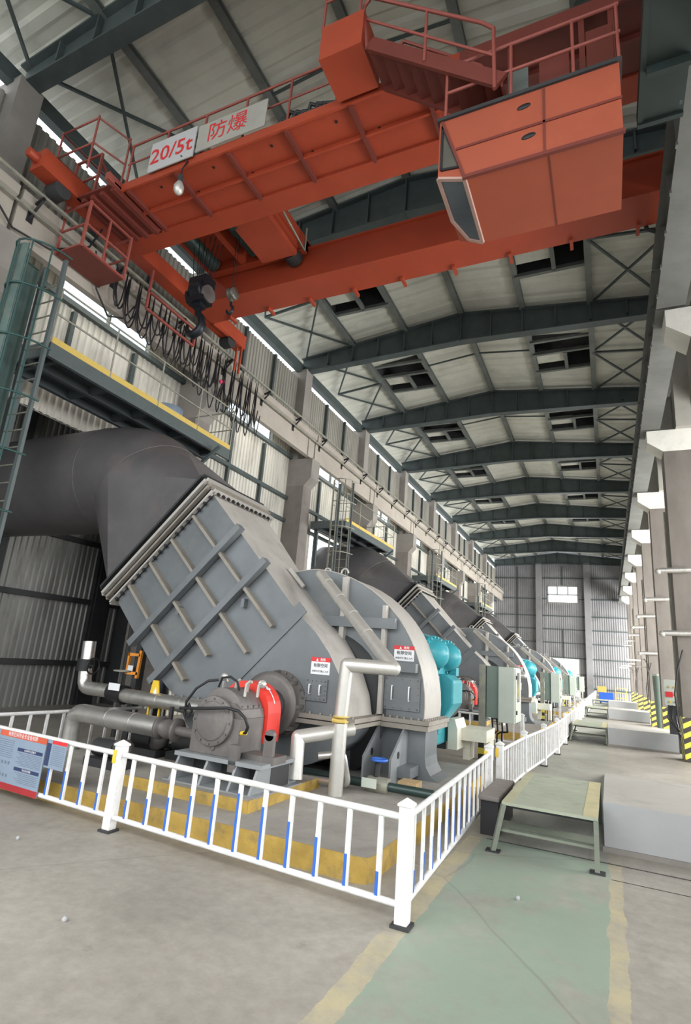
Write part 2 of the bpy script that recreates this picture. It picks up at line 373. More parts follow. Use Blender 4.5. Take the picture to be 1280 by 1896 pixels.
# ------------------------------------------------------------------ shell
def shell():
    st('floor', MB().box(-30, 12, -14, 61, -0.3, 0.0), 'floor')
    # upper left wall between and above the columns, with the window band below the crane beam
    w = MB()
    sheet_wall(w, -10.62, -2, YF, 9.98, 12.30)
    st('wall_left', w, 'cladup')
    w = MB(); WS, WT = 9.0, 9.98
    for k in range(-3, 8):
        a = YK[0]+BAY*(k+2)-BAY; b = a+BAY
        duct = [yc for yc in (20.27, 32.37, 44.47) if a < yc < b]
        low = 6.3 if b < 11.2 else 0.0
        if duct:
            yc = duct[0]; sheet_wall(w, -10.62, a, yc-1.4, 0, WS); sheet_wall(w, -10.62, yc+1.4, b, 0, WS)
            sheet_wall(w, -10.62, yc-1.4, yc+1.4, 6.75, WS); sheet_wall(w, -10.62, yc-1.4, yc+1.4, 0, 3.8)
        else: sheet_wall(w, -10.62, a, b, low, WS)
        sheet_wall(w, -10.62, a, a+1.75, WS, WT); sheet_wall(w, -10.62, b-1.65, b, WS, WT)
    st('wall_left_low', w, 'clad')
    # annex bay that the first fan's duct runs into
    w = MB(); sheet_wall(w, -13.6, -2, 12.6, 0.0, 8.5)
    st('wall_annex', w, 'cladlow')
    w = MB(); w.box(-13.6, -10.7, 12.6, 12.7, 0, 8.5); w.box(-13.7, -10.65, -2, 12.7, 8.5, 8.6)
    st('wall_annex_end', w, 'dark')
    g = MB()
    for z in (1.1, 2.8, 4.45, 6.2): g.box(-13.56, -13.44, -2, 12.6, z-0.07, z+0.07)
    for y in (5.0, 8.6, 11.6): g.box(-13.56, -13.42, y-0.08, y+0.08, 0, 8.4)
    g.box(-13.56, -13.38, 11.6, 12.1, 0, 8.4)
    st('trim_annex', g, 'dark')
    # girts and studs on the left wall
    g = MB()
    for z in (8.95, 7.35, 6.5, 4.6, 3.0): g.box(-10.58, -10.46, 11.2 if z < 7 else -1, YF, z-0.06, z+0.06)
    for k in range(-2, 7):
        a = YK[0]+BAY*(k+2)
        for fy in (0.36, 0.66):
            g.box(-10.58, -10.48, a+BAY*fy-0.05, a+BAY*fy+0.05, 10.0, 12.28)
            g.box(-10.58, -10.48, a+BAY*fy-0.05, a+BAY*fy+0.05, 7.35 if k < -1 else 4.6, 8.8)
    st('trim_left', g, 'steel')
    # window band panes and frames
    for k in range(-2, 7):
        a = YK[0]+BAY*(k+2)-0
        y0, y1 = a+1.75, a+BAY-1.65
        fr = MB()
        for z in (9.01, 9.96): fr.box(-10.6, -10.5, y0, y1, z-0.03, z+0.03)
        for i in range(3):
            y = y0+(y1-y0)*i/2; fr.box(-10.6, -10.5, y-0.025, y+0.02, 9.01, 9.96)
        f = st('window_%d' % (k+3), fr, 'rail')
        MB().box(-10.56, -10.55, y0, y1, 9.01, 9.96).build('glass_pane', 'glass', f, kind='structure')
    # far wall
    def xsheet(x0, x1, z0, z1, y=YF, mb=None):
        pr = corr(x0, x1, 0.2, 0.04); n = len(pr)
        mb.add([(t, y-d, z) for z in (z0, z1) for t, d in pr], [(i, i+1, n+i+1, n+i) for i in range(n-1)])
    w = MB()
    xsheet(-10.7, -5.35, 0, 14.6, mb=w); xsheet(-2.45, 3.2, 0, 14.6, mb=w)
    xsheet(-5.35, -2.45, 3.55, 8.9, mb=w); xsheet(-5.35, -2.45, 10.65, 14.6, mb=w)
    xsheet(3.2, 12, 0, 9.5, mb=w); xsheet(-14, -10.7, 0, 9.5, mb=w)
    st('wall_far', w, 'cladfar')
    g = MB()
    for z in (11.4, 9.3+0.0, 7.6, 6.3, 5.0, 3.6, 2.1, 0.9):
        if z in (2.1, 0.9, 9.3): g.box(-10.6, -5.4, YF-0.14, YF-0.05, z-0.05, z+0.05); g.box(-2.4, 3, YF-0.14, YF-0.05, z-0.05, z+0.05)
        else: g.box(-10.6, 3, YF-0.14, YF-0.05, z-0.05, z+0.05)
    for x in (-8.3, -3.9): g.box(x-0.05, x+0.05, YF-0.14, YF-0.05, 10.7 if x > -5 else 0, 12.6)
    g.box(-3.95, -3.85, YF-0.14, YF-0.05, 3.6, 6.3)
    st('trim_far', g, 'steel')
    for i, x in enumerate((-6.15, -1.6)):
        st('column_far_%d' % (i+1), MB().box(x-0.28, x+0.28, YF-0.6, YF-0.14, 0, 12.9), 'cladfar')
    f = MB()
    for z in (8.95, 9.75, 10.6): f.box(-5.35, -2.45, YF-0.05, YF+0.02, z-0.05, z+0.05)
    for x in (-5.3, -4.4, -3.4, -2.5): f.box(x-0.05, x+0.05, YF-0.05, YF+0.02, 9.75 if -5 < x < -3 else 8.95, 10.6)
    f = st('window_far', f, 'rail'); MB().box(-5.3, -2.5, YF-0.01, YF, 8.95, 10.6).build('glass_pane', 'glass', f, kind='structure')
    f = MB()
    for x in (-5.3, -2.5): f.box(x-0.06, x+0.06, YF-0.1, YF+0.05, 0, 3.6)
    f.box(-5.3, -2.5, YF-0.1, YF+0.05, 3.5, 3.6); f.box(-5.3, -2.5, YF-0.1, YF+0.05, 2.1, 2.17); f.box(-3.93, -3.87, YF-0.1, YF+0.05, 3.3, 3.6)
    st('door_far', f, 'rail')
    # upper right wall and outer aisle wall
    w = MB(); sheet_wall(w, 2.75, -2, YF, 9.3, 13.2, -1); st('wall_right', w, 'cladup')
    w = MB()
    w.box(10.2, 10.4, -2, YF, 6.8, 9.6); w.box(10.2, 10.4, -2, YF, 0, 0.9)
    for y in YK: w.box(10.1, 10.4, y-0.6, y+0.6, 0, 9.6)
    w.box(2.8, 10.4, -2, YF, 9.5, 9.7)
    st('wall_aisle', w, 'conc')
    # roof
    def ztop(x): return ZR+0.62+0.72*(1-abs(x-XM)/(XR-XM))
    xs = [XL+(XR-XL)*i/6 for i in range(7)]
    def rsheet(mb, x0, x1, y0, y1):
        pr = corr(y0, y1, 0.5, 0.05); n = len(pr)
        xa = [x0, x1] if not (x0 < XM < x1) else [x0, XM, x1]
        vs = [(x, t, ztop(x)+0.16+d) for x in xa for t, d in pr]; fs = []
        for q in range(len(xa)-1): fs += [(q*n+i, q*n+i+1, (q+1)*n+i+1, (q+1)*n+i) for i in range(n-1)]
        mb.add(vs, fs)
        mb.add([(x0, y0, ztop(x0)+0.28), (x1, y0, ztop(x1)+0.28), (x1, y1, ztop(x1)+0.28), (x0, y1, ztop(x0)+0.28)], [(0, 1, 2, 3)])
    r = MB()
    for k in range(-1, 10):
        ya = YK[0]+BAY*(k-1); yb = ya+BAY
        if k == -1: ya = YK[0]-BAY*2.2
        for i in range(6):
            x0, x1 = xs[i], xs[i+1]
            if i == 0: x0 -= 0.45
            if i == 5: x1 += 0.9
            if i in (1, 4) and k > 1:
                h0, h1 = ya+BAY*0.34, ya+BAY*0.70
                rsheet(r, x0, x1, ya, h0); rsheet(r, x0, x1, h1, yb)
            else: rsheet(r, x0, x1, ya, yb)
    st('ceiling', r, 'roof')
    # smoke vents in the roof: dark boxes with framed louvres
    for k in range(2, 10):
        ya = YK[0]+BAY*(k-1)
        for i in (1, 4):
            x0, x1 = xs[i], xs[i+1]; h0, h1 = ya+BAY*0.34, ya+BAY*0.70; zz = ztop((x0+x1)/2)+0.1
            b = MB(); b.box(x0, x1, h0-0.1, h1+0.1, zz+0.75, zz+0.8)
            b.box(x0, x1, h0-0.1, h0, zz, zz+0.8); b.box(x0, x1, h1, h1+0.1, zz, zz+0.8)
            b.box(x0, x0+0.04, h0, h1, zz, zz+0.8); b.box(x1-0.04, x1, h0, h1, zz, zz+0.8)
            o = st('ceiling_vent_%d' % (2*k+(i == 4)+1), b, 'dark')
            m = MB(); hm = (h0+h1)/2
            m.box(x0, x1, hm-0.28, hm-0.16, zz-0.1, zz+0.02); m.box(x0, x1, h0-0.08, h0+0.04, zz-0.1, zz+0.02); m.box(x0, x1, h1-0.04, h1+0.08, zz-0.1, zz+0.02)
            xm = x0+(x1-x0)*0.55; m.box(xm-0.06, xm+0.06, hm-0.2, h1, zz-0.1, zz+0.02)
            m.build('vent_frame', 'purlin', o, kind='structure')
            MB().box(x0+0.05, xm-0.05, hm-0.1, h1-0.35, zz+0.1, zz+0.14).build('vent_panel', 'roof', o, kind='structure')
    # rafters
    for k, y in enumerate(YK):
        b = MB()
        for sx0, sx1 in ((XL-0.1, XM), (XM, XR+0.4)):
            def zb(x): return ZR+0.22*(1-abs(x-XM)/(XR-XM))
            for (w2, za, zb2) in ((0.02, 0.04, 0.0), (0.16, -0.0, 0.04), (0.16, None, None)):
                if za is None:
                    A = [(sx0, ztop(sx0)-0.05), (sx1, ztop(sx1)-0.05), (sx1, ztop(sx1)), (sx0, ztop(sx0))]
                elif w2 < 0.1:
                    A = [(sx0, zb(sx0)+0.03), (sx1, zb(sx1)+0.03), (sx1, ztop(sx1)-0.03), (sx0, ztop(sx0)-0.03)]
                else:
                    A = [(sx0, zb(sx0)), (sx1, zb(sx1)), (sx1, zb(sx1)+0.04), (sx0, zb(sx0)+0.04)]
                b.prism(A, 'y', y-w2, y+w2)
        for i in range(1, 12):
            x = XL+(XR-XL)*i/12; b.box(x-0.02, x+0.02, y-0.14, y+0.14, ZR+0.2, ztop(x)-0.05)
        st('beam_%d' % (k+1), b, 'steel')
    # longitudinal members under the sheets
    for i in range(7):
        b = MB(); x = xs[i]
        zc = ztop(x)-0.02
        w2 = 0.09 if i in (1, 2, 4, 5, 3) else 0.14
        if i in (0, 6):
            b.box(x-0.2, x+0.02, -3, YF, ZR-0.05, ZR+0.3) if i == 0 else b.box(x+0.0, x+0.25, -3, YF, ZR-0.1, ZR+0.3)
        else:
            b.box(x-w2, x+w2, -3, YF, zc-0.03, zc); b.box(x-0.02, x+0.02, -3, YF, zc-0.02, zc+0.14); b.box(x-w2, x+w2, -3, YF, zc+0.1, zc+0.14)
        st('beam_long_%d' % (i+1), b, 'purlin' if 0 < i < 6 else 'steel')
    # rods: mid tie in every bay, crosses in the outer bays
    b = MB()
    for k in range(-1, 9):
        ya = YK[0]+BAY*k; ym = ya+BAY/2
        for i in range(6):
            x0, x1 = xs[i], xs[i+1]; z0, z1 = ztop(x0)-0.02, ztop(x1)-0.02
            if i in (0, 5):
                b.bar((x0, ym, z0), (x1, ym, z1), 0.07, 0.07)
                for (p, q) in ((ya, ym), (ym, ya+BAY)):
                    b.bar((x0, p, z0), (x1, q, z1), 0.06, 0.06); b.bar((x0, q, z0), (x1, p, z1), 0.06, 0.06)
            elif i in (2, 3): b.bar((x0, ym-0.4, z0), (x1, ym-0.4, z1), 0.05, 0.05)
    st('beam_bracing', b, 'steel')

# ------------------------------------------------------------------ columns, crane beams
def frame():
    k = 0
    for y in YK[:-1]:
        k += 1
        u = MB(); u.box(-10.95, -10.25, y-0.25, y+0.25, 8.85, 12.65); 
        o = st('column_left_%d' % k, u, 'conc')
        MB().box(-11.0, -9.85, y-0.3, y+0.3, 0, 7.8).build('column_shaft', 'concd', o, kind='structure')
        MB().prism([(-10.95, 7.8), (-9.85, 7.8), (-9.58, 8.1), (-9.58, 8.85), (-10.95, 8.85)], 'y', y-0.3, y+0.3).build('column_corbel', 'conc', o, kind='structure')
        u = MB().box(2.0, 2.6, y-0.2, y+0.3, 8.85, 12.65)
        o = st('column_right_%d' % k, u, 'concu')
        MB().box(1.66, 2.75, y-0.0, y+0.7, 0, 8.2).build('column_shaft', 'concr', o, kind='structure')
        MB().prism([(2.75, 8.2), (1.66, 8.2), (1.27, 8.5), (1.27, 8.85), (2.75, 8.85)], 'y', y-0.0, y+0.7).build('column_corbel', 'concw', o, kind='structure')
        if y > 16:
            s_ = MB(); s_.box(1.655, 2.3, y-0.006, y-0.001, 0.0, 1.05); s_.box(1.645, 1.658, y-0.006, y+0.7, 0, 1.05)
            s_.build('column_hazard_paint', 'stripe', o, kind='structure')
    for k in range(-1, 9):
        a = YK[0]+BAY*k+0.04; b = a+BAY-0.08
        w = MB()
        w.prism([(-9.86, 8.88), (-9.7, 8.88), (-9.7, 9.6), (-9.6, 9.65), (-9.6, 9.85), (-10.2, 9.85), (-10.2, 9.7), (-9.9, 9.6)], 'y', a, b)
        w.box(-9.72, -9.66, b-0.5, b-0.42, 8.9, 9.7)
        st('beam_crane_left_%d' % (k+2), w, 'concb')
        w = MB()
        w.box(1.12, 1.62, a, b, 8.88, 8.93); w.box(1.35, 1.39, a, b, 8.93, 9.8); w.box(1.1, 1.64, a, b, 9.78, 9.83)
        for q in range(6): w.box(1.15, 1.59, a+q*1.19, a+q*1.19+0.02, 8.93, 9.78)
        for q in range(7): w.box(1.10, 1.13, a+0.4+q*0.85, a+0.47+q*0.85, 8.84, 8.90)
        st('beam_crane_right_%d' % (k+2), w, 'rbeam')
    # crane rails
    st('beam_rail_left', MB().box(-9.93, -9.85, -1, 58, 9.85, 9.98), 'dark')
    st('beam_rail_right', MB().box(1.33, 1.41, -1, 58, 9.83, 9.96), 'dark')

# ------------------------------------------------------------------ conductor rail with brackets
def conductor():
    t = thing('conductor_rail', (-9.45, 30, 9.7), 'dark conductor rail running along the face of the crane beam', 'conductor rail')
    MB().box(-9.47, -9.41, -1, 58, 9.83, 9.89).box(-9.60, -9.56, -1, 58, 9.50, 9.54).build('rail', 'rail', t)
    for i in range(25):
        y = 5.2+2.02*i
        b = MB(); b.bar((-9.72, y, 9.70), (-9.38, y, 9.80), 0.05, 0.05); b.bar((-9.70, y, 9.45), (-9.40, y, 9.76), 0.04, 0.04); b.box(-9.72, -9.68, y-0.06, y+0.06, 9.35, 9.8)
        b.build('bracket', 'black', t)

# ------------------------------------------------------------------ overhead crane
def crane():
    t = thing('overhead_crane', (-4, 8.3, 9.98), 'orange double girder overhead travelling crane spanning the hall under the roof', 'crane')
    # near girder
    g = MB(); g.box(-9.3, 1.35, 6.97, 7.4, 10.2, 10.24); g.box(-9.3, 1.35, 7.0, 7.37, 10.24, 11.0); g.box(-9.3, 1.35, 6.95, 7.42, 11.0, 11.04)
    g.build('girder', 'orange', t)
    g = MB(); g.box(-9.3, 1.35, 9.28, 9.72, 10.2, 10.24); g.box(-9.3, 1.35, 9.32, 9.68, 10.24, 11.0); g.box(-9.3, 1.35, 9.26, 9.74, 11.0, 11.04)
    g.box(-9.3, 1.35, 9.72, 10.1, 10.2, 10.23)
    g.build('girder', 'orange', t)
    rb = MB()
    for i in range(9):
        x = -8.6+1.18*i; rb.bar((x, 9.95, 10.17), (x, 10.25, 10.17), 0.06, 0.07)
    rb.build('joist_ends', 'orange', t)
    rr = MB()
    for x0 in (7.2, 9.5): rr.box(-9.2, 1.3, x0-0.03, x0+0.03, 11.04, 11.1)
    rr.build('trolley_rails', 'dark', t)
    # walkway beside the near girder
    w = MB(); w.box(-8.2, -1.6, 5.88, 6.97, 10.24, 10.28); w.box(-8.2, -1.6, 5.86, 5.9, 10.18, 10.36)
    w.box(-8.2, -1.6, 6.45, 6.49, 10.17, 10.24)
    w.build('walkway', 'orange', t)
    for i in range(9):
        x = -8.05+1.18*i+0.0
        
        if x < -1.5: MB().box(x-0.03, x+0.03, 5.9, 6.97, 10.14, 10.24).build('joist', 'maroon', t)
    MB().box(-1.6, 1.2, 5.88, 6.97, 10.24, 10.28).box(-1.6, 1.2, 5.86, 5.9, 10.16, 10.36).box(-1.6, 1.2, 6.4, 6.45, 10.15, 10.24).build('walkway', 'maroon', t)  # maroon instead of orange paints in the shade around the cab
    # stiffened panel at the crane's end
    w = MB(); w.box(-9.25, -8.2, 5.7, 6.97, 10.22, 10.26)
    for x in (-9.1, -8.85, -8.6, -8.3): w.box(x-0.05, x+0.05, 5.75, 6.97, 10.14, 10.22)
    w.build('end_panel', 'maroon', t)
    MB().box(-8.3, -8.2, 5.55, 7.0, 10.2, 10.36).build('end_trim', 'pinkrail', t)
    # railing of the walkway
    r = MB(); r.tube([(-8.2, 5.9, 11.3), (-3.6, 5.9, 11.3)], 0.022); r.tube([(-8.2, 5.9, 10.85), (-3.6, 5.9, 10.85)], 0.016)
    for i in range(6):
        x = -8.15+0.91*i; r.tube([(x, 5.9, 10.3), (x, 5.9, 11.3)], 0.022)
    r.build('railing', 'pinkrail', t)
    # sign boards
    s1 = MB().box(-7.5, -6.42, 5.80, 5.82, 10.3, 10.98).build('sign_board', 'signdim', t, 'white board with red capacity figures')
    MB().text('20/5t', (-6.98, 5.795, 10.62), (1, 0, 0), (0, 0, 1), 0.48, bold=0.01).build('lettering', 'signred', s1)
    s2 = MB().box(-6.38, -4.9, 5.81, 5.83, 10.36, 10.95).build('sign_board', 'concu', t, 'faded board with two red characters')
    MB().text('防爆', (-5.72, 5.805, 10.66), (1, 0, 0), (0, 0, 1), 0.44).build('lettering', 'signred', s2)
    o = MB()
    for q in range(7): o.tube([(-4.8+0.16*q, 5.95, 10.40), (-4.62+0.13*q, 5.93, 10.50+0.05*(q*5 % 3)), (-4.40+0.15*q, 5.96, 10.42+0.03*(q % 2))], 0.03, 6)
    o.build('cable_bundle', 'black', t)
    MB().box(-8.15, -3.6, 5.9, 5.92, 10.30, 10.42).build('kick_plate', 'rail', t)
    for q in range(8):
        x = -7.4+0.62*q; MB().cyl((x, 6.1+0.35*(q % 2), 10.235), (x, 6.1+0.35*(q % 2), 10.225), 0.025, 10).build('drain_hole', 'black', t)
    # end carriages
    for x0, x1 in ((-9.55, -9.2), (1.2, 1.52)):
        e = MB(); e.box(x0, x1, 4.9, 11.5, 10.22, 10.62)
        e.build('end_carriage', 'maroon' if x0 > 0 else 'orange', t)
        for y in (5.4, 10.9):
            MB().cyl((x0+0.02, y, 10.13), (x1-0.02, y, 10.13), 0.17, 20).build('wheel', 'dark', t)
        for y in (4.75,): MB().cyl((x0+0.17, y-0.05, 10.42), (x0+0.17, y+0.2, 10.42), 0.09).build('buffer', 'orange', t)
    # tall upright of the right end
    MB().box(0.95, 1.2, 5.7, 6.1, 10.2, 12.2).build('end_post', 'maroon', t)
    # access basket at the left end
    b = MB().box(-9.62, -8.9, 5.8, 6.85, 9.08, 9.11).build('basket', 'maroon', t)
    r = MB()
    for x, y in ((-9.62, 5.8), (-8.9, 5.8), (-9.62, 6.85), (-8.9, 6.85)):
        r.bar((x, y, 9.08), (x, y, 11.3 if y < 6 else 10.4), 0.045, 0.045)
    for z in (9.12, 9.6, 10.1):
        r.bar((-9.62, 5.8, z), (-8.9, 5.8, z), 0.035, 0.035); r.bar((-8.9, 5.8, z), (-8.9, 6.85, z), 0.04, 0.04)
        r.bar((-9.62, 6.85, z), (-8.9, 6.85, z), 0.035, 0.035)
    r.bar((-9.62, 5.8, 10.75), (-8.9, 5.8, 10.75), 0.035, 0.035); r.bar((-9.62, 5.8, 11.3), (-8.9, 5.8, 11.3), 0.04, 0.04)
    r.bar((-8.9, 5.8, 11.1), (-8.9, 7.0, 10.4), 0.05, 0.05)
    r.bar((-8.9, 6.3, 9.1), (-8.9, 6.3, 10.1), 0.035, 0.035)
    r.build('basket_railing', 'pinkrail', b)
    # upper guard frame left
    r = MB()
    for x, y in ((-9.5, 5.3), (-8.5, 5.3), (-8.3, 5.9), (-9.5, 6.6)):
        r.tube([(x, y, 10.3), (x, y, 11.55)], 0.02, 8)
    for z in (10.9, 11.5): r.tube([(-9.5, 6.6, z), (-9.5, 5.3, z), (-8.5, 5.3, z), (-8.3, 5.9, z)], 0.018, 8)
    r.build('guard_frame', 'pinkrail', t)
    # guard frame hanging beside the cables
    r = MB()
    for p, q in (((-9.3, 7.9, 9.2), (-9.3, 9.55, 9.2)), ((-9.3, 7.9, 9.2), (-9.3, 7.9, 10.25)), ((-9.3, 9.55, 9.2), (-9.3, 9.55, 9.4)), ((-9.3, 7.9, 9.65), (-9.3, 9.55, 9.65))):
        r.bar(p, q, 0.05, 0.05)
    r.build('guard_frame', 'pinkrail', t)
    r = MB(); r.bar((-9.25, 10.1, 10.2), (-9.25, 11.4, 10.25), 0.06, 0.06); r.bar((-9.25, 11.4, 10.25), (-9.25, 11.4, 9.4), 0.05, 0.05); r.bar((-9.25, 11.2, 10.1), (-9.25, 11.2, 9.4), 0.05, 0.05)
    r.build('guard_frame', 'orange', t)
    # landing box, stair, rails
    MB().box(-3.5, -2.82, 5.12, 5.8, 10.2, 10.85).build('electrical_box', 'orange', t)
    s = MB(); p0, p1 = Vector((-2.75, 5.3, 10.3)), Vector((-0.9, 5.3, 8.72))
    for y in (5.25, 5.85): s.bar((p0.x, y, p0.z), (p1.x, y, p1.z), 0.05, 0.2)
    for i in range(9):
        a = p0.lerp(p1, (i+0.5)/9); s.box(a.x-0.11, a.x+0.11, 5.27, 5.83, a.z-0.015, a.z+0.015); s.box(a.x+0.09, a.x+0.11, 5.27, 5.83, a.z-0.15, a.z)
    sd = s.build('stair', 'maroon', t)
    r = MB(); y = 5.22
    r.tube([(-2.78, y, 10.2), (-2.88, y, 11.05), (-2.78, y, 11.2), (-1.15, y, 9.78), (-1.0, y, 9.6), (-0.98, y, 8.6)], 0.024)
    r.tube([(-2.85, y, 10.8), (-1.0, y, 9.15)], 0.02); r.tube([(-1.9, y, 9.5), (-1.9, y, 10.45)], 0.022)
    y = 5.9
    r.tube([(-2.6, y, 10.3), (-2.6, y, 11.0), (-2.5, y, 11.1), (-1.3, y, 10.0), (-1.2, y, 9.8), (-1.2, y, 9.0)], 0.022); r.tube([(-2.6, y, 10.7), (-1.2, y, 9.4)], 0.018)
    r.build('handrail', 'pinkrail', sd)
    r = MB()
    for x in (-3.5, -2.9): r.tube([(x, 5.15, 10.85), (x, 5.15, 11.9)], 0.022)
    r.tube([(-3.5, 5.15, 11.9), (-2.9, 5.15, 11.9), (-2.9, 5.15, 10.3)], 0.02); r.tube([(-3.5, 5.15, 11.4), (-2.9, 5.15, 11.4)], 0.018)
    r.build('landing_rail', 'pinkrail', t)
    # operator cab
    Y0c, Y1c, zb, zt = 5.30, 6.44, 7.48, 8.45
    prof = [(-1.33, zb), (0.37, zb), (0.37, zt), (-1.67, zt), (-1.67, 7.60)]
    c = MB().prism(prof, 'y', Y0c, Y1c).build('cab', 'orangeb', t)
    m = MB()
    m.box(-1.45, 0.38, Y0c-0.012, Y0c, 7.92, 7.955); m.box(-0.44, -0.415, Y0c-0.012, Y0c, zb, zt-0.02)
    m.box(-1.36, 0.39, Y0c-0.022, Y0c+0.02, zb-0.025, zb+0.02); m.box(-0.39, -0.375, Y0c, Y1c, zb-0.008, zb)
    m.bar((-1.34, Y0c-0.01, zb), (-1.635, Y0c-0.01, zt-0.02), 0.03, 0.03)
    o_ = m.build('cab_seams', 'maroon', c)
    for (x, z) in ((-0.65, 8.26), (-0.60, 7.80)):
        h = MB(); h.lathe((x, Y0c, z), (0, -1, 0), [(0, 0.001), (0, 0.08), (0.01, 0.075), (0.012, 0.001)], 16)
        for i, v in enumerate(h.v): h.v[i] = (v[0], v[1], z+(v[2]-z)*0.45+(v[0]-x)*0.12)
        h.build('handle_recess', 'black', c)
    def CP(u, y, o=0.0):
        p = Vector((-1.33, y, zb)).lerp(Vector((-1.67, y, 7.60)), u); return p+Vector((-0.33, 0, -0.94))*o
    cs = [(0.02, 5.32), (0.98, 5.32), (0.98, 6.03), (0.55, 6.38), (0.02, 6.42)]
    f = MB()
    for q in range(5): f.bar(CP(*cs[q], 0.012), CP(*cs[(q+1) % 5], 0.012), 0.045, 0.03, up=(-0.33, 0, -0.94))
    fo = f.build('chin_window_frame', 'signframe', c)
    g = MB(); g.add([CP(u, y, 0.006) for u, y in cs], [(0, 1, 2, 3, 4)]); g.build('chin_window_glass', 'cabglass', fo)
    f = MB(); tri = [(-1.63, 8.36), (-1.63, 7.68), (-1.40, 7.65)]
    for q in range(3): a, b2 = tri[q], tri[(q+1) % 3]; f.bar((a[0], Y0c-0.008, a[1]), (b2[0], Y0c-0.008, b2[1]), 0.028, 0.028, up=(0, 1, 0))
    fo = f.build('side_window_frame', 'black', c)
    g = MB(); g.add([(x, Y0c-0.004, z) for x, z in tri], [(0, 1, 2)]); g.build('side_window_glass', 'sideglass', fo)
    MB().box(-1.70, 0.40, Y0c-0.03, Y1c+0.03, zt, zt+0.05).build('cab_roof', 'dark', c)
    for x in (-0.9, 0.0, 0.35):
        for y in (5.95, 6.35): MB().bar((x, y, zt+0.03), (x, y, 10.24), 0.07, 0.07).build('cab_hanger', 'maroon', c)
    p = MB()
    p.tube([(-1.6, Y0c, zt+0.03), (-1.6, Y0c, 9.33), (0.4, Y0c, 9.33)], 0.02); p.tube([(-1.6, Y0c, 8.9), (0.4, Y0c, 8.9)], 0.02)
    for x in (-0.8, -0.1, 0.37): p.tube([(x, Y0c, zt+0.03), (x, Y0c, 9.35)], 0.02)
    p.build('cab_rail', 'pinkrail', c)
    MB().box(-0.86, -0.62, 5.5, 5.53, 8.5, 9.2).build('glass_screen', 'purlin', c)
    MB().box(-0.5, -0.15, 5.6, 5.66, 8.5, 9.3).build('electrical_panel', 'maroon', c)
    MB().box(0.05, 0.36, 5.9, 6.3, 8.5, 9.9).build('electrical_panel', 'maroon', c)
    # far walkway edge + cable loop at the right end
    MB().tube([(0.9, 10.1, 10.5), (1.0, 10.15, 10.15), (1.15, 10.15, 10.05), (1.3, 10.15, 10.2), (1.35, 10.1, 10.8)], 0.035).build('cable', 'black', t)
    # trolley
    tr = thing('hoist_trolley', (-7.2, 8.3, 11.1), 'red hoist trolley riding on top of the two crane girders', 'trolley')
    f = MB()
    f.box(-8.7, -6.0, 7.42, 7.62, 10.86, 11.15); f.box(-8.7, -6.0, 9.08, 9.28, 10.86, 11.15)
    for x0, x1 in ((-8.75, -8.6), (-7.75, -7.6), (-7.0, -6.0)): f.box(x0, x1, 7.42, 9.28, 10.88, 11.15)
    f.box(-8.75, -6.0, 7.2, 9.5, 11.15, 11.2)
    f.build('frame', 'orange', tr)
    MB().box(-6.95, -6.05, 7.7, 8.9, 10.55, 10.9).build('gearbox', 'orange', tr)
    MB().cyl((-6.3, 8.95, 10.75), (-6.3, 9.25, 10.75), 0.2).build('motor', 'dark', tr)
    d = MB().cyl((-8.5, 7.7, 10.98), (-8.5, 9.0, 10.98), 0.17, 20)
    d.build('rope_drum', 'drum', tr)
    MB().cyl((-7.3, 7.75, 11.0), (-7.3, 8.95, 11.0), 0.13, 20).build('rope_drum', 'drum', tr)
    MB().box(-7.0, -6.86, 7.6, 7.75, 10.5, 10.8).build('limit_switch', 'dark', tr)
    r = MB()
    for dx in (-0.16, -0.08, 0.0, 0.08, 0.16):
        for dy in (-0.07, 0.07): r.tube([(-8.12+dx*1.2, 8.3+dy, 9.75), (-8.12+dx*2, 8.3+dy*2, 10.98)], 0.009, 5)
    r.build('wire_rope', 'black', tr)
    hb = MB(); hb.lathe((-8.12-0.17, 8.3, 9.62), (1, 0, 0), [(0, 0.001), (0, 0.24), (0.05, 0.26), (0.12, 0.22), (0.17, 0.25), (0.24, 0.22), (0.29, 0.26), (0.34, 0.24), (0.34, 0.001)], 24)
    hb.box(-8.36, -7.88, 8.13, 8.47, 9.30, 9.95); hb.box(-8.25, -7.99, 8.2, 8.4, 9.2, 9.4)
    hbo = hb.build('hook_block', 'hook', tr)
    for dx in (-0.28, 0.20): MB().cyl((-8.12+dx, 8.3, 9.52), (-8.12+dx+0.07, 8.3, 9.52), 0.2, 20).build('side_plate', 'bearing' if dx > 0 else 'hook', hbo)
    def hook(c, s):
        pts = [(0, 0.30), (0, 0.12), (0.02, 0.03), (0.10, -0.06), (0.13, -0.17), (0.09, -0.28), (-0.01, -0.33), (-0.11, -0.29), (-0.165, -0.2), (-0.16, -0.12)]
        rad = [0.05, 0.05, 0.055, 0.06, 0.062, 0.065, 0.062, 0.055, 0.04, 0.018]
        return MB().tube([(c[0]+x*s, c[1], c[2]+z*s) for x, z in pts], [q*s for q in rad], 12)
    hook((-8.12, 8.3, 9.0), 1.45).build('hook', 'hook', hbo)
    r = MB()
    for dx in (-0.04, 0.04): r.tube([(-7.2+dx, 8.3, 9.4), (-7.28+dx, 8.3, 11.0)], 0.008, 5)
    r.build('wire_rope', 'black', tr)
    hb = MB(); hb.lathe((-7.28, 8.3, 9.36), (1, 0, 0), [(0, 0.001), (0, 0.13), (0.04, 0.14), (0.08, 0.11), (0.12, 0.14), (0.16, 0.13), (0.16, 0.001)], 20)
    hb.cyl((-7.2, 8.3, 9.15), (-7.2, 8.3, 9.35), 0.04)
    h2 = hb.build('hook_block', 'sideglass', tr)
    hook((-7.2, 8.3, 9.05), 0.55).build('hook', 'hook', h2)
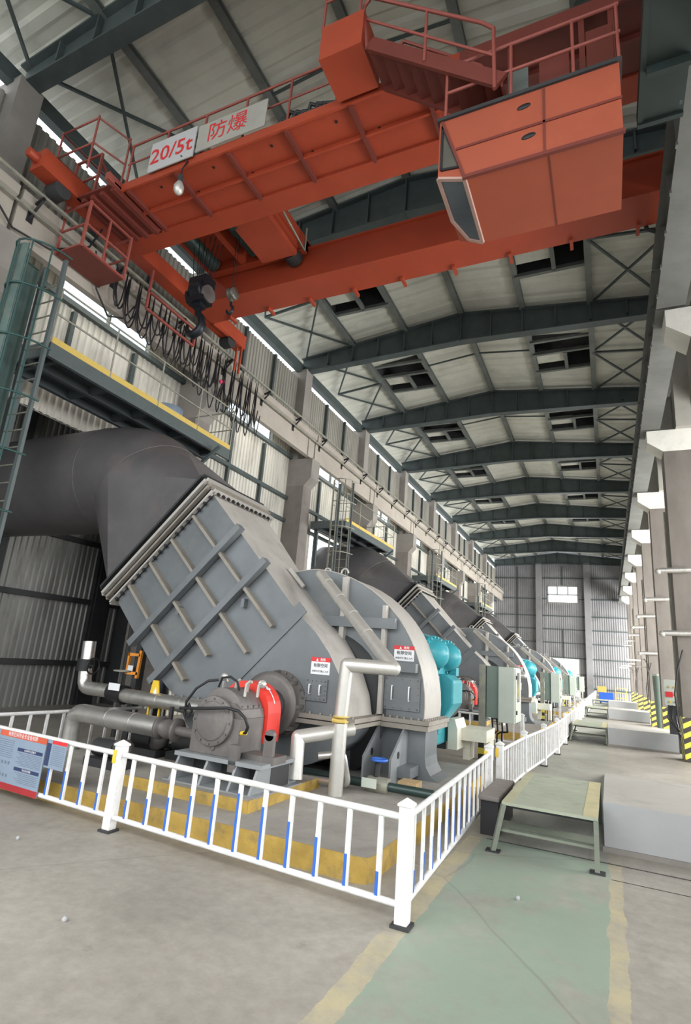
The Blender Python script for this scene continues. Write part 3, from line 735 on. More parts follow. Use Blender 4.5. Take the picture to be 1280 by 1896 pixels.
    r = MB(); r.tube([(-6.0, 7.5, 11.2), (-5.7, 7.6, 11.2), (-5.7, 7.6, 10.6), (-5.85, 8.9, 10.6), (-5.85, 8.9, 11.2)], 0.02)
    r.build('guard_rail', 'rail', tr)
    # hanging work lamp
    l = thing('hanging_lamp', (-6.6, 5.8, 9.5), 'clear glass lamp hanging from a cable under the crane walkway', 'lamp')
    MB().lathe((-6.6, 5.8, 9.5), (0, 0, 1), [(0, 0.001), (0.02, 0.05), (0.08, 0.085), (0.17, 0.09), (0.24, 0.06), (0.28, 0.04)], 16).build('glass_globe', 'silverp', l)
    MB().cyl((-6.6, 5.8, 9.77), (-6.6, 5.8, 9.92), 0.045).build('socket', 'dark', l)
    MB().tube([(-6.6, 5.8, 9.9), (-6.62, 5.82, 10.1), (-6.55, 5.84, 10.25), (-6.7, 5.8, 10.4)], 0.012, 6).build('cable', 'black', l)

def boarding():
    M['bgreen'] = mat('boarding_green', (0.016, 0.028, 0.026), 0.6, 0, 0.15, 2)
    t = thing('boarding_platform', (1.0, 5.4, 8.6), 'dark green steel boarding platform hanging beside the orange crane cab', 'platform')
    MB().box(0.66, 1.1, 3.2, 6.32, 8.62, 8.66).build('deck', 'bgreen', t)
    b = MB(); b.box(0.60, 0.66, 3.2, 6.36, 8.6, 8.8); b.box(0.6, 1.1, 6.32, 6.38, 8.58, 8.8)
    for y in (3.6, 4.6, 5.6): b.box(0.66, 1.1, y, y+0.06, 8.5, 8.62)
    b.build('edge_frame', 'bgreen', t)
    b = MB()
    for y in (3.4, 4.6, 6.2): b.bar((1.05, y, 8.62), (1.12, y, 9.1), 0.06, 0.06)
    b.build('hanger', 'plat', t)
# ------------------------------------------------------------------ festoon cables
def festoon():
    rnd = random.Random(3)
    for row, (x, lab) in enumerate(((-9.36, 'inner'), (-9.44, 'middle'), (-9.52, 'outer'))):
        pts = []; y = 7.0+0.1*row; end = 12.6
        z0 = 9.72
        dr = 0.75
        while y < end:
            p = 0.26+rnd.random()*0.18; prog = (y-7.0)/5.0
            dr = (1.0+0.75*prog)*(0.7+0.45*rnd.random())
            for i in range(14):
                t = i/14; pts.append((x+rnd.uniform(-.01, .01)+0.04*math.sin(t*6), y+p*(0.5-0.5*math.cos(PI*t)) if True else y, z0-dr*math.sin(PI*t)**0.38))
            y += p
        o = MB().tube(pts, 0.016, 6).build('festoon_cable', 'black')
        tag(o, 'black festoon cable in hanging loops below the crane beam, %s row' % lab, 'cable', 'festoon cables')
    t = thing('cable_tie_bow', (-9.45, 11.0, 8.95), 'small pink cloth tied on the looped crane cables', 'cloth')
    MB().ball((-9.45, 10.97, 8.95), 0.06, 6).ball((-9.45, 11.06, 9.0), 0.05, 6).build('bow', mat('pink_cloth', (0.7, 0.06, 0.15), 0.8), t)
    o = MB().tube([(-9.6, 3.9, 10.4), (-9.6, 4.3, 9.4), (-9.6, 4.9, 8.95), (-9.5, 5.6, 9.0), (-9.4, 6.3, 9.6), (-9.4, 6.5, 10.2)], 0.02, 6).build('power_cable', 'black')
    tag(o, 'single black power cable sagging in a long curve beside the access basket', 'cable')
    o = MB().tube([(-9.6, 6.6, 9.8), (-9.6, 6.8, 9.0), (-9.6, 7.2, 8.6), (-9.6, 7.6, 8.8), (-9.6, 8.0, 9.6)], 0.018, 6).build('power_cable', 'black')
    tag(o, 'thin black cable looping below the red basket floor', 'cable')

# ------------------------------------------------------------------ service platforms
def platform(y0, y1, cage_label, label, big=True):
    z = 6.62; xo, xi = -8.45, -9.8
    t = thing('service_platform', (-9.2, (y0+y1)/2, 6.4), label, 'platform', 'service platforms')
    d = MB(); d.box(xi, xo, y0, y1, z-0.05, z)
    for x in (-9.1, xi+0.1): d.box(x-0.05, x+0.05, y0, y1, z-0.22, z-0.05)
    for i in range(5): yy = y0+0.3+(y1-y0-0.6)*i/4; d.box(xi, xo, yy-0.04, yy+0.04, z-0.2, z-0.05)
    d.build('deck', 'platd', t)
    MB().box(xo-0.02, xo+0.06, y0, y1, z-0.26, z).box(xi, xo, y0-0.04, y0, z-0.26, z).build('edge_beam', 'plat', t)
    MB().box(xo+0.02, xo+0.05, y0, y1, z+0.0, z+0.12).build('toe_board', 'kick', t)
    n = max(3, int((y1-y0)/1.05))
    r = MB()
    for h in (0.55, 1.05): r.tube([(xo+0.04, y0, z+h), (xo+0.04, y1, z+h)], 0.018, 6)
    r.tube([(xo+0.04, y1, z+1.05), (xi, y1, z+1.05)], 0.018, 6); r.tube([(xo+0.04, y1, z+0.55), (xi, y1, z+0.55)], 0.014, 6)
    r.build('handrail', 'rail', t)
    for i in range(n+1):
        y = y0+(y1-y0)*i/n
        MB().tube([(xo+0.04, y, z), (xo+0.04, y, z+1.05)], 0.018, 6).build('railing_post', 'rail', t)
    # supports
    s = MB(); s.bar((xi, y1-0.7, z-0.2), (xi, y1-0.7, z-1.6), 0.1, 0.1); s.bar((xo+0.3, y1-0.7, z-0.2), (xi, y1-0.7, z-1.5), 0.07, 0.07)
    s.bar((xi, y0+0.5, z-0.2), (xi, y0+0.5, z-1.6), 0.1, 0.1)
    s.build('support', 'plat', t)
    # caged ladder
    l = thing('caged_ladder', (-8.5, y0-0.45, 0), cage_label, 'ladder', 'caged ladders')
    yl = y0-0.3
    b = MB()
    for x in (-8.57, -8.05): b.bar((x, yl, 0.0), (x, yl, z+1.3), 0.075, 0.05)
    b.build('stile', 'plat', l)
    for i in range(25): MB().cyl((-8.57, yl, 0.5+0.29*i), (-8.05, yl, 0.5+0.29*i), 0.013, 6).build('rung', 'rail', l)
    c = MB()
    def hoop(zz): return [(-8.57-0.05-0.75*math.sin(PI*a/12)*1.0 if False else -8.31+0.42*math.cos(PI*a/12)*-1, yl-0.65*math.sin(PI*a/12), zz) for a in range(13)]
    for zz in (2.6, 3.5, 4.4, 5.3, 6.2, 7.1, 7.9): c.tube(hoop(zz), 0.016, 6)
    for a in (2, 4, 6, 8, 10):
        h = hoop(0)[a]; c.bar((h[0], h[1], 2.6), (h[0], h[1], 7.9), 0.035, 0.01)
    c.build('safety_cage', 'green' if y0 < 10 else 'rail', l)
    return t
def platforms():
    for i, (a, lab) in enumerate((('over the first fan duct', 0), ('above the second fan duct', 0), ('above the third fan duct', 0), ('above the fourth fan duct', 0))):
        y0 = 5.35+12.1*i
        platform(y0, y0+5.1 if i < 2 else y0+4.6, 'grey-green caged ladder up to the platform %s' % a, 'dark green steel service platform with yellow toe board %s' % a)
    # green panel wrapping the first ladder cage
    g = MB(); pts = []
    for a in range(9):
        an = PI*(0.0+0.75*a/8); pts.append((-8.78-0.34*math.cos(an)+0.3, 5.02-0.60*math.sin(an)))
    pts = [(-8.31-0.40*math.cos(PI*0.62*a/8), 5.05-0.62*math.sin(PI*0.62*a/8)) for a in range(9)]
    for o in (0, 0.012):
        vs = [(x+o, y+o, z) for z in (3.0, 7.85) for x, y in pts]; n = len(pts)
        g.add(vs, [(i, i+1, n+i+1, n+i) for i in range(n-1)], True)
    tag(g.build('ladder_screen', mat('screen_green', (0.06, 0.10, 0.092), 0.5, 0, 0.25, 1.5, dirt=((0.16, 0.15, 0.11), 0.5, 2.5))), 'curved dark teal sheet screen around the ladder at the frame edge', 'screen')
    # clutter on the first platform
    b = MB().lathe((-9.0, 6.3, 6.62), (0, 0, 1), [(0, 0.001), (0, 0.42), (0.06, 0.45), (0.22, 0.40), (0.25, 0.001)], 24).build('cable_drum', 'purlin')
    tag(move_origin(b), 'flat round grey drum lying on the platform by the ladder', 'drum')
    b = MB().lathe((-9.1, 8.9, 6.62), (0, 0, 1), [(0, 0.001), (0, 0.32), (0.5, 0.34), (0.5, 0.001)], 20).build('sack', 'poster')
    tag(move_origin(b), 'bluish grey tub standing near the far end of the platform', 'tub')

# ------------------------------------------------------------------ centrifugal fans
def warning_sign(x0, x1, z0, z1, y, parent):
    s = MB().box(x0, x1, y-0.008, y, z0, z1).build('warning_sign', 'paper', parent, 'white sign with red header and black characters')
    zh = z1-(z1-z0)*0.24
    h = MB().box(x0-0.004, x1+0.004, y-0.012, y-0.008, zh, z1+0.004).build('sign_header', 'signred', s)
    W_ = x1-x0; H = z1-z0; cx = (x0+x1)/2
    t = MB(); t.text('有限空间', (cx, y-0.010, zh-H*0.24), (1, 0, 0), (0, 0, 1), W_*0.19, bold=0.02)
    t.text('未经许可 禁止入内', (cx, y-0.010, z0+H*0.18), (1, 0, 0), (0, 0, 1), W_*0.105, bold=0.015)
    t.build('lettering', 'ink', s)
    t = MB(); t.text('危险', (cx+W_*0.12, y-0.0135, (zh+z1)/2), (1, 0, 0), (0, 0, 1), W_*0.14, bold=0.015)
    t.add([(cx-W_*0.24, y-0.0135, zh+H*0.04), (cx-W_*0.12, y-0.0135, zh+H*0.04), (cx-W_*0.18, y-0.0135, z1-H*0.03)], [(0, 1, 2)])
    t.build('header_lettering', 'paper', s)
def door(x0, x1, z0, z1, y, parent):
    d = MB().box(x0, x1, y-0.03, y, z0, z1)
    for i in range(5):
        for (a, b) in ((x0+0.03+(x1-x0-0.06)*i/4, z0+0.03), (x0+0.03+(x1-x0-0.06)*i/4, z1-0.03)): d.cyl((a, y-0.045, b), (a, y-0.03, b), 0.009, 6)
        for a in (x0+0.03, x1-0.03): d.cyl((a, y-0.045, z0+0.03+(z1-z0-0.06)*i/4), (a, y-0.03, z0+0.03+(z1-z0-0.06)*i/4), 0.009, 6)
    d = d.build('inspection_door', 'fan', parent)
    w = x1-x0; h = z1-z0
    for fx in (0.24, 0.72):
        x = x0+w*fx
        MB().tube([(x, y-0.03, z0+h*0.3), (x-0.005, y-0.07, z0+h*0.3), (x-0.005, y-0.07, z0+h*0.72), (x, y-0.03, z0+h*0.72)], 0.009, 6).build('handle', 'paper', d)

DV = Vector((0.715, 0, -0.699)); UV = Vector((0.699, 0, 0.715))   # channel direction, flange direction
def make_fan():
    t = thing('centrifugal_fan', (-4.2, 8.0, 0.2), '', 'fan', 'fan sets along the hall')
    Y0 = 7.3
    FP = [(-7.92, 2.52), (-6.14, 4.42), (-4.19, 2.42), (-3.85, 2.14), (-3.6, 1.86), (-3.42, 1.58), (-3.3, 1.3), (-3.24, 1.0), (-6.25, 1.0), (-6.71, 1.32)]
    def depth(p):
        s = (Vector((p[0], 0, p[1]))-Vector((-7.03, 0, 3.47))).dot(DV); return 9.04-0.85*max(0, min(1, s/3.6))
    b = MB(); n = len(FP)
    A = [(x, Y0, z) for x, z in FP]; B = [(x, depth((x, z)), z) for x, z in FP]
    b.add(A, [tuple(range(n))]); b.add(B, [tuple(range(n))[::-1]])
    b.add(A+B, [(i, i+n, (i+1) % n+n, (i+1) % n) for i in range(n) if i not in (1, 2, 3, 4, 5, 6)])
    inlet = b.build('inlet_box', 'fan', t)
    r = MB()
    for i in range(1, 7): r.add([A[i], A[i+1], B[i+1], B[i]], [(0, 1, 2, 3)], i > 1)
    r.build('side_plate', 'fanlite', inlet)
    # grid of stiffeners
    def on(u, s, y): # u along flange 0..2.6 , s along channel
        p = Vector((-7.92, 0, 2.52))+UV*u+DV*s; return (p.x, y, p.z)
    for (s, u0, u1) in ((0.98, -0.10, 2.68), (1.78, -0.10, 2.68)):
        MB().bar(on(u0, s, Y0-0.10), on(u1, s, Y0-0.10), 0.11, 0.14, up=(0, 1, 0)).build('cross_stiffener', 'fan', inlet)
    for u in (0.42, 0.98, 1.55, 2.12):
        e = 2.65 if u > 1 else 2.2
        MB().bar(on(u, 0.1, Y0-0.06), on(u, e, Y0-0.06), 0.05, 0.13, up=(0, 1, 0)).build('stiffener', 'fanrib', inlet)
    MB().bar(on(0.9, 2.75, Y0-0.012), on(2.66, 2.75, Y0-0.012), 0.2, 0.024, up=(0, 1, 0)).build('edge_strip', 'fan', inlet)
    for (u, s) in ((1.0, 1.15), (2.0, 1.95)):
        MB().box(on(u, s, 0)[0]-0.03, on(u, s, 0)[0]+0.03, Y0-0.1, Y0, on(u, s, 0)[2]-0.14, on(u, s, 0)[2]).build('lug', 'fan', inlet)
    MB().bar((-4.6, 8.15, 2.92), (-4.9, 8.15, 3.22), 0.05, 0.06).build('lifting_lug', 'fanlite', inlet)
    # flange pack
    def frame(s, ext, th, name, m):
        f = MB(); y0, y1 = Y0-ext, 9.04+ext; u0, u1 = -ext, 2.6+ext
        f.bar(on(u0, s, y0), on(u1, s, y0), 0.09, th, up=DV); f.bar(on(u0, s, y1), on(u1, s, y1), 0.09, th, up=DV)
        f.bar(on(u0, s, y0), on(u0, s, y1), 0.09, th, up=DV); f.bar(on(u1, s, y0), on(u1, s, y1), 0.09, th, up=DV)
        return f.build(name, m, inlet)
    frame(0.03, 0.07, 0.03, 'flange', 'fanlite'); frame(-0.10, 0.08, 0.035, 'flange', 'fanrib'); frame(-0.22, 0.10, 0.05, 'flange', 'fanlite'); frame(-0.36, 0.08, 0.04, 'flange', 'dark')
    bl = MB()
    for i in range(18):
        u = 0.05+2.5*i/17; p = Vector(on(u, 0.045, Y0-0.06)); bl.cyl(p, p+DV*0.05, 0.028, 8)
    for i in range(12):
        y = Y0+0.05+1.6*i/11; p = Vector(on(2.66, 0.045, y)); bl.cyl(p, p+DV*0.05, 0.028, 8)
    o_ = bl.build('flange_bolts', 'black', inlet); o_['kind'] = 'stuff'
    jb = MB(); c0 = Vector((-7.92, 0, 2.52))
    q = [Vector(on(u, 0.05, y)) for u, y in ((0, Y0), (2.6, Y0), (2.6, 9.04), (0, 9.04))]; q2 = [p-DV*0.42 for p in q]
    jb.add(q+q2, [(0, 1, 5, 4), (1, 2, 6, 5), (2, 3, 7, 6), (3, 0, 4, 7)]); jb.build('expansion_joint', 'black', inlet)
    # lower half of the inlet box
    lo = MB(); pts = [(-3.24, 0.98)]+[(-4.75+1.5*math.cos(a), 0.98-0.8*math.sin(a)) for a in [PI*i/14 for i in range(0, 15)]]
    lo.prism(pts, 'y', 7.45, 8.2); lo.box(-5.9, -5.5, 7.5, 8.1, 0.18, 0.6); lo.build('lower_casing', 'fan', t)
    bl = MB().box(-6.35, -3.1, 7.22, 8.25, 0.97, 1.03).box(-6.35, -3.1, 7.2, 8.25, 0.90, 0.955)
    for i in range(20): bl.cyl((-6.25+3.1*i/19, 7.25, 1.03), (-6.25+3.1*i/19, 7.25, 1.06), 0.016, 6)
    bl.build('split_flange', 'fanrib', t)
    door(-3.92, -3.58, 1.2, 1.5, Y0, t); warning_sign(-3.87, -3.57, 1.56, 1.79, Y0, t)
    # volute
    cx, cz = -4.42, 1.02; arc = []
    for i in range(33):
        a = PI*i/32; R = 1.95+0.27*min(1, a/(PI*0.5)); arc.append((cx+R*math.cos(a), cz+R*math.sin(a)))
    v = MB(); n = len(arc); vA = [(x, 8.3, z) for x, z in arc]; vB = [(x, 9.2, z) for x, z in arc]
    v.add(vA, [tuple(range(n))]); v.add(vB, [tuple(range(n))[::-1]])
    vol = v.build('volute_casing', 'fan', t)
    r = MB(); r.add(vA+vB, [(i, i+1, n+i+1, n+i) for i in range(n-1)], True)
    rim = r.build('volute_rim', 'fanlite', vol)
    e = MB(); e.tube([(x, 8.3, z) for x, z in arc], 0.012, 6); e.build('rim_edge', 'fanlite', rim)
    MB().box(-3.90, -3.82, 8.18, 8.3, 1.05, 3.10).build('vertical_stiffener', 'fanlite', vol)
    MB().box(-3.17, -3.11, 8.18, 8.3, 1.05, 2.66).build('vertical_stiffener', 'fanlite', vol)
    MB().box(-4.4, -2.95, 8.16, 8.3, 2.30, 2.46).build('cross_stiffener', 'fan', vol)
    MB().box(-3.12, -2.58, 8.14, 8.3, 1.68, 1.81).build('ledge', 'fan', vol)
    MB().lathe((-4.2, 8.31, 1.1), (0, -1, 0), [(0, 1.15), (0.03, 1.12), (0.05, 0.9), (0.05, 0.001)], 40).build('inlet_cone_shade', 'dark', vol)  # dark disc painted in for the shaded gap behind the inlet box
    door(-3.10, -2.54, 1.13, 1.60, 8.3, t); warning_sign(-2.98, -2.66, 1.84, 2.06, 8.3, t)
    for a in (PI*0.52, PI*0.47):
        p = (cx+2.22*math.cos(a), 8.9, cz+2.22*math.sin(a)); MB().tube([(p[0]+0.07*math.cos(q), p[1], p[2]+0.05+0.08*math.sin(q)) for q in [PI*j/6 for j in range(7)]], 0.018, 8).build('lifting_eye', 'silverp', vol)
    bl = MB().box(-6.5, -2.36, 8.2, 9.35, 0.96, 1.02).box(-6.5, -2.38, 8.22, 9.33, 0.88, 0.95)
    for i in range(14): bl.cyl((-3.85+1.42*i/13, 8.25, 1.02), (-3.85+1.42*i/13, 8.25, 1.05), 0.018, 6)
    for i in range(10): bl.cyl((-2.41, 8.28+0.98*i/9, 1.02), (-2.41, 8.28+0.98*i/9, 1.05), 0.018, 6)
    bl.build('split_flange', 'fanrib', t)
    # volute lower part with flared skirt
    pf = [(-6.3, 0.9), (-2.47, 0.9), (-2.47, 0.5), (-2.45, 0.38), (-2.38, 0.27), (-2.26, 0.2), (-6.3, 0.2)]
    MB().prism(pf, 'y', 8.42, 9.05, False).build('lower_volute', 'fan', t)
    for i, x in enumerate((-3.6, -3.15, -2.75)):
        g = MB(); g.prism([(8.42, 0.9), (8.27, 0.9), (7.72, 0.52), (7.72, 0.2), (8.42, 0.2)], 'x', x-0.015, x+0.015); g = g.build('gusset', 'gusset', t)
        MB().cyl((x-0.018, 8.0, 0.55), (x+0.018, 8.0, 0.55), 0.05, 14).build('lightening_hole', 'black', g)
    MB().box(-2.85, -2.55, 8.0, 8.4, 0.26, 0.4).build('foot_beam', 'fan', t)
    # shaft seal drum
    d = MB(); ax = (-4.36, 7.3, 1.11)
    d.lathe(ax, (0, -1, 0), [(0, 0.46), (0.04, 0.46), (0.04, 0.42), (0.24, 0.41), (0.24, 0.44), (0.28, 0.44), (0.30, 0.36), (0.30, 0.2), (0.30, 0.001)], 40)
    for i in range(24):
        a = 2*PI*i/24; d.cyl((ax[0]+0.44*math.cos(a), 7.23, ax[2]+0.44*math.sin(a)), (ax[0]+0.44*math.cos(a), 7.26, ax[2]+0.44*math.sin(a)), 0.014, 6)
    for i in range(8):
        a = 2*PI*i/8; d.bar((ax[0]+0.42*math.cos(a), 7.06, ax[2]+0.42*math.sin(a)), (ax[0]+0.44*math.cos(a), 7.26, ax[2]+0.44*math.sin(a)), 0.02, 0.05)
    d.build('seal_housing', 'bearing', t)
    g = MB(); gx = -4.16; pr = [(gx+0.37*math.cos(a), 1.08+0.36*math.sin(a)) for a in [PI*i/16 for i in range(17)]]+[(gx-0.37, 0.74), (gx+0.37, 0.74)]
    g.prism(pr, 'y', 6.14, 6.44, False)
    g = g.build('coupling_guard', 'red', t, 'bright red arched guard')
    ar = MB(); pts = [(gx+0.374*math.cos(a), 1.08+0.364*math.sin(a)) for a in [PI*(0.10+0.22*i/8) for i in range(9)]]
    for i in range(8):
        p, q = pts[i], pts[i+1]; w = 0.012 if i < 6 else 0.045*(8-i)/2
        ar.add([(p[0], 6.29-w, p[1]), (q[0], 6.29-w, q[1]), (q[0], 6.29+w, q[1]), (p[0], 6.29+w, p[1])], [(0, 1, 2, 3)])
    ar.build('rotation_arrow', 'paper', g)
    MB().cyl((-4.2, 6.4, 1.08), (-4.3, 7.05, 1.10), 0.22).build('shaft', 'dark', t)
    # bearing housing
    h = MB(); h.box(-4.50, -3.83, 5.62, 6.12, 0.62, 1.04)
    h.lathe((-4.165, 5.68, 1.05), (0, 1, 0), [(0, 0.001), (0, 0.31), (0.44, 0.31), (0.44, 0.001)], 32)
    h.prism([(-4.50, 1.04), (-3.83, 1.04), (-3.86, 1.14), (-3.95, 1.2), (-4.38, 1.2), (-4.47, 1.14)], 'y', 5.64, 6.12)
    h.lathe((-4.19, 5.62, 0.99), (0, -1, 0), [(0, 0.275), (0.05, 0.275), (0.05, 0.22), (0.065, 0.21), (0.065, 0.001)], 32)
    for i in range(12):
        a = 2*PI*i/12; h.cyl((-4.19+0.248*math.cos(a), 5.57, 0.99+0.248*math.sin(a)), (-4.19+0.248*math.cos(a), 5.55, 0.99+0.248*math.sin(a)), 0.012, 6)
    for i in range(4): h.cyl((-3.87, 5.70+0.12*i, 1.14), (-3.87, 5.70+0.12*i, 1.18), 0.016, 6)
    h.lathe((-4.16, 5.62, 0.70), (0, -1, 0), [(0, 0.03), (0.02, 0.03), (0.02, 0.001)], 10)
    hb = h.build('bearing_housing', 'bearing', t, bevel=0.012)
    for q in range(5):
        x, y = (-4.25+0.11*q, 5.78+0.1*(q % 3)); MB().tube([(x, y, 1.28), (x+0.01, y, 1.42), (x+0.06, y, 1.44+0.02*(q % 2))], 0.018, 8).build('fitting', 'silverp', hb)
    MB().lathe((-4.22, 5.75, 1.48), (0.2, -1, 0.1), [(-0.02, 0.001), (-0.02, 0.04), (0.02, 0.04), (0.02, 0.001)], 16).build('gauge', 'silverp', hb)
    MB().lathe((-3.90, 6.1, 1.42), (0.8, -0.7, 0.1), [(-0.02, 0.001), (-0.02, 0.05), (0.02, 0.05), (0.02, 0.001)], 16).build('gauge', 'silverp', hb)
    MB().tube([(-4.62, 5.6, 1.0), (-4.62, 5.6, 1.16), (-4.5, 5.6, 1.32), (-4.36, 5.63, 1.42), (-4.25, 5.68, 1.44)], 0.015, 8).build('hose', 'black', hb)
    MB().tube([(-4.66, 5.55, 1.08), (-4.5, 5.5, 1.10), (-4.2, 5.47, 1.13), (-3.95, 5.5, 1.16), (-3.80, 5.52, 1.14), (-3.72, 5.55, 1.07), (-3.69, 5.58, 0.98), (-3.74, 5.62, 0.91), (-3.83, 5.66, 0.89)], 0.017, 8).build('hose', 'black', hb)
    MB().tube([(-4.25, 5.7, 1.36), (-4.2, 5.68, 1.47), (-4.1, 5.7, 1.49), (-4.02, 5.74, 1.44), (-4.0, 5.78, 1.34)], 0.013, 8).build('hose', 'black', hb)
    MB().tube([(-4.62, 5.6, 1.05), (-4.56, 5.58, 1.14), (-4.52, 5.6, 1.06), (-4.58, 5.6, 0.98)], 0.013, 8).build('hose', 'black', hb)
    MB().cyl((-3.83, 5.66, 0.89), (-3.74, 5.63, 0.91), 0.024, 8).build('connector', 'yel', hb)
    MB().box(-3.82, -3.4, 5.72, 6.0, 0.60, 0.68).box(-3.56, -3.44, 5.74, 5.8, 0.68, 0.90).box(-3.86, -3.76, 5.52, 5.6, 0.50, 0.78).cyl((-3.5, 5.74, 0.9), (-3.5, 5.80, 0.9), 0.06, 12).build('side_bracket', 'bearing', hb)
    # pedestal
    p = MB(); p.box(-4.62, -3.42, 5.52, 6.3, 0.575, 0.62); p.box(-4.66, -3.38, 5.42, 6.4, 0.32, 0.335)
    for x in (-4.56, -4.15, -3.76, -3.48):
        p.prism([(5.42, 0.335), (5.54, 0.575), (6.2, 0.575), (6.4, 0.335)], 'x', x-0.015, x+0.015)
    p = p.build('pedestal', 'gusset', t)
    MB().box(-4.58, -3.46, 5.8, 6.2, 0.335, 0.575).build('pedestal_shade', 'dark', p)  # dark box added to imitate shade between the gussets
    return t

def make_duct(xe=-13.55):
    t = thing('inlet_duct', (-9, 8.17, 0), '', 'duct', 'inlet ducts from the wall to the fans')
    Yc = 8.17; R = 1.13; N_ = 48
    end = Vector((-7.03, Yc, 3.47))-DV*1.62 - DV*0.36
    fe = Vector((-7.03, Yc, 3.47))-DV*0.38
    a1 = Vector((-9.45, Yc, 5.12))
    def ring(c, d):
        d = d.normalized(); u = Vector((0, 1, 0)); w = d.cross(u)   # w in xz-plane
        return [c+u*math.cos(2*PI*i/N_)*R+w*math.sin(2*PI*i/N_)*R for i in range(N_)]
    secs = [(Vector((xe, Yc, 5.12)), Vector((1, 0, 0))), (a1, Vector((1, 0, 0)))]
    # bend by a quadratic curve
    p0, p2 = a1, end; p1 = Vector((a1.x+0.72, Yc, 5.12))
    k = (p2-p1); k = p1
    for i in range(1, 8):
        s = i/7; c = p0*(1-s)**2+p1*2*s*(1-s)+p2*s*s; d = (p1-p0)*(1-s)+(p2-p1)*s; secs.append((c, d))
    secs[-1] = (end, DV.copy())
    b = MB(); rs = [ring(c, d) for c, d in secs]
    vs = [v for r in rs[:2] for v in r]; b.add(vs, [(j, (j+1) % N_, N_+(j+1) % N_, N_+j) for j in range(N_)], True)
    b.build('straight_section', 'duct', t)
    b = MB(); vs = [v for r in rs[1:] for v in r]; m = len(rs)-1
    b.add(vs, [(i*N_+j, i*N_+(j+1) % N_, (i+1)*N_+(j+1) % N_, (i+1)*N_+j) for i in range(m-1) for j in range(N_)], True)
    b.build('elbow', 'duct', t)
    for r in (rs[1], rs[-1]): MB().tube(r, 0.012, 6, closed=True).build('weld_seam', 'duct', t)
    # round to square transition
    Rg = rs[-1]; w = DV.cross(Vector((0, 1, 0))).normalized(); u = Vector((0, 1, 0))
    hw, hd = 1.3, 0.87
    cor = [fe+u*hd+w*hw, fe-u*hd+w*hw, fe-u*hd-w*hw, fe+u*hd-w*hw]   # quadrants: 0..90 (u+,w+), 90..180, ...
    q = N_//4; tr = MB()
    for c in range(4):
        C_ = cor[c]
        tr.add([C_]+[Rg[(c*q+i) % N_] for i in range(q+1)], [(0, i+1, i+2) for i in range(q)], True)
    for c in range(4):
        tr.add([cor[c], cor[(c+1) % 4], Rg[((c+1)*q) % N_]], [(0, 1, 2)])
    tr.build('transition', 'duct', t)
    f = MB()
    for c in range(4): f.bar(cor[c], cor[(c+1) % 4], 0.08, 0.05, up=DV)
    f.build('flange', 'dark', t)
    return t

def make_drive():
    t = thing('drive_unit', (-2.8, 10.0, 0.2), '', 'motor', 'teal drive units')
    b = MB(); b.prism([(-3.5, 0.5), (-2.78, 0.5), (-2.78, 2.1), (-2.88, 2.28), (-3.1, 2.36), (-3.35, 2.28), (-3.5, 2.0)], 'y', 9.4, 10.7)
    b.build('gear_casing', 'teal', t, bevel=0.04)
    for (y, z) in ((9.42, 2.0), (10.3, 1.98)):
        d = MB(); d.lathe((-2.80, y, z), (1, -0.35, 0), [(0, 0.30), (0.05, 0.30), (0.05, 0.25), (0.13, 0.24), (0.22, 0.18), (0.28, 0.09), (0.30, 0.001)], 28)
        d = d.build('bearing_dome', 'teal', t)
        bl = MB(); dv = Vector((1, -0.35, 0)).normalized(); uv = Vector((0.33, 0.944, 0))
        for i in range(18):
            a = 2*PI*i/18; p = Vector((-2.80, y, z))+dv*0.05+uv*0.277*math.cos(a)+Vector((0, 0, 0.277))*math.sin(a); bl.cyl(p, p+dv*0.03, 0.017, 6)
        bl.build('bolts', 'teal', d)
    h = MB()
    def lay(z, w, dd): return [(-2.78+w, 9.55, z), (-2.78+w, 9.55+dd, z), (-3.0, 9.55+dd, z), (-3.0, 9.55, z)]
    L_ = [lay(1.68, 0.20, 0.55), lay(1.58, 0.33, 0.65), lay(1.22, 0.33, 0.65), lay(0.82, 0.10, 0.3), lay(0.70, 0.08, 0.2)]
    vs = [v for l in L_ for v in l]; h.add(vs, [(i*4+j, i*4+(j+1) % 4, (i+1)*4+(j+1) % 4, (i+1)*4+j) for i in range(4) for j in range(4)]+[(0, 1, 2, 3), (19, 18, 17, 16)])
    h.build('oil_sump', 'teal', t, bevel=0.03)
    MB().box(-2.72, -2.6, 10.3, 10.5, 1.66, 1.8).build('flange_box', 'teal', t)
    MB().tube([(-2.85, 9.4, 1.62), (-2.75, 9.3, 1.64), (-2.65, 9.35, 1.62)], 0.03, 8).build('fitting', 'silver', t)
    b = MB(); b.box(-2.48, -2.0, 10.6, 11.4, 0.56, 0.76); b.prism([(-2.62, 0.42), (-2.45, 0.42), (-2.45, 0.76), (-2.5, 0.92), (-2.62, 0.92)], 'y', 10.3, 11.0)
    b.box(-2.1, -2.0, 10.9, 11.3, 0.2, 0.56); b.box(-2.48, -2.36, 10.9, 11.3, 0.2, 0.56)
    b.build('base_frame', 'cream', t, 'cream painted base frame')
    b = MB().lathe((-3.4, 11.0, 1.15), (0, 1, 0), [(0, 0.001), (0, 0.45), (1.3, 0.45), (1.3, 0.001)], 28); b.box(-3.85, -2.95, 11.1, 12.2, 0.3, 0.8)
    b.build('motor_body', 'fan', t)
    for ch in t.children: ch.location.x += 0.10 if 'base' not in ch.name else 0
    return t

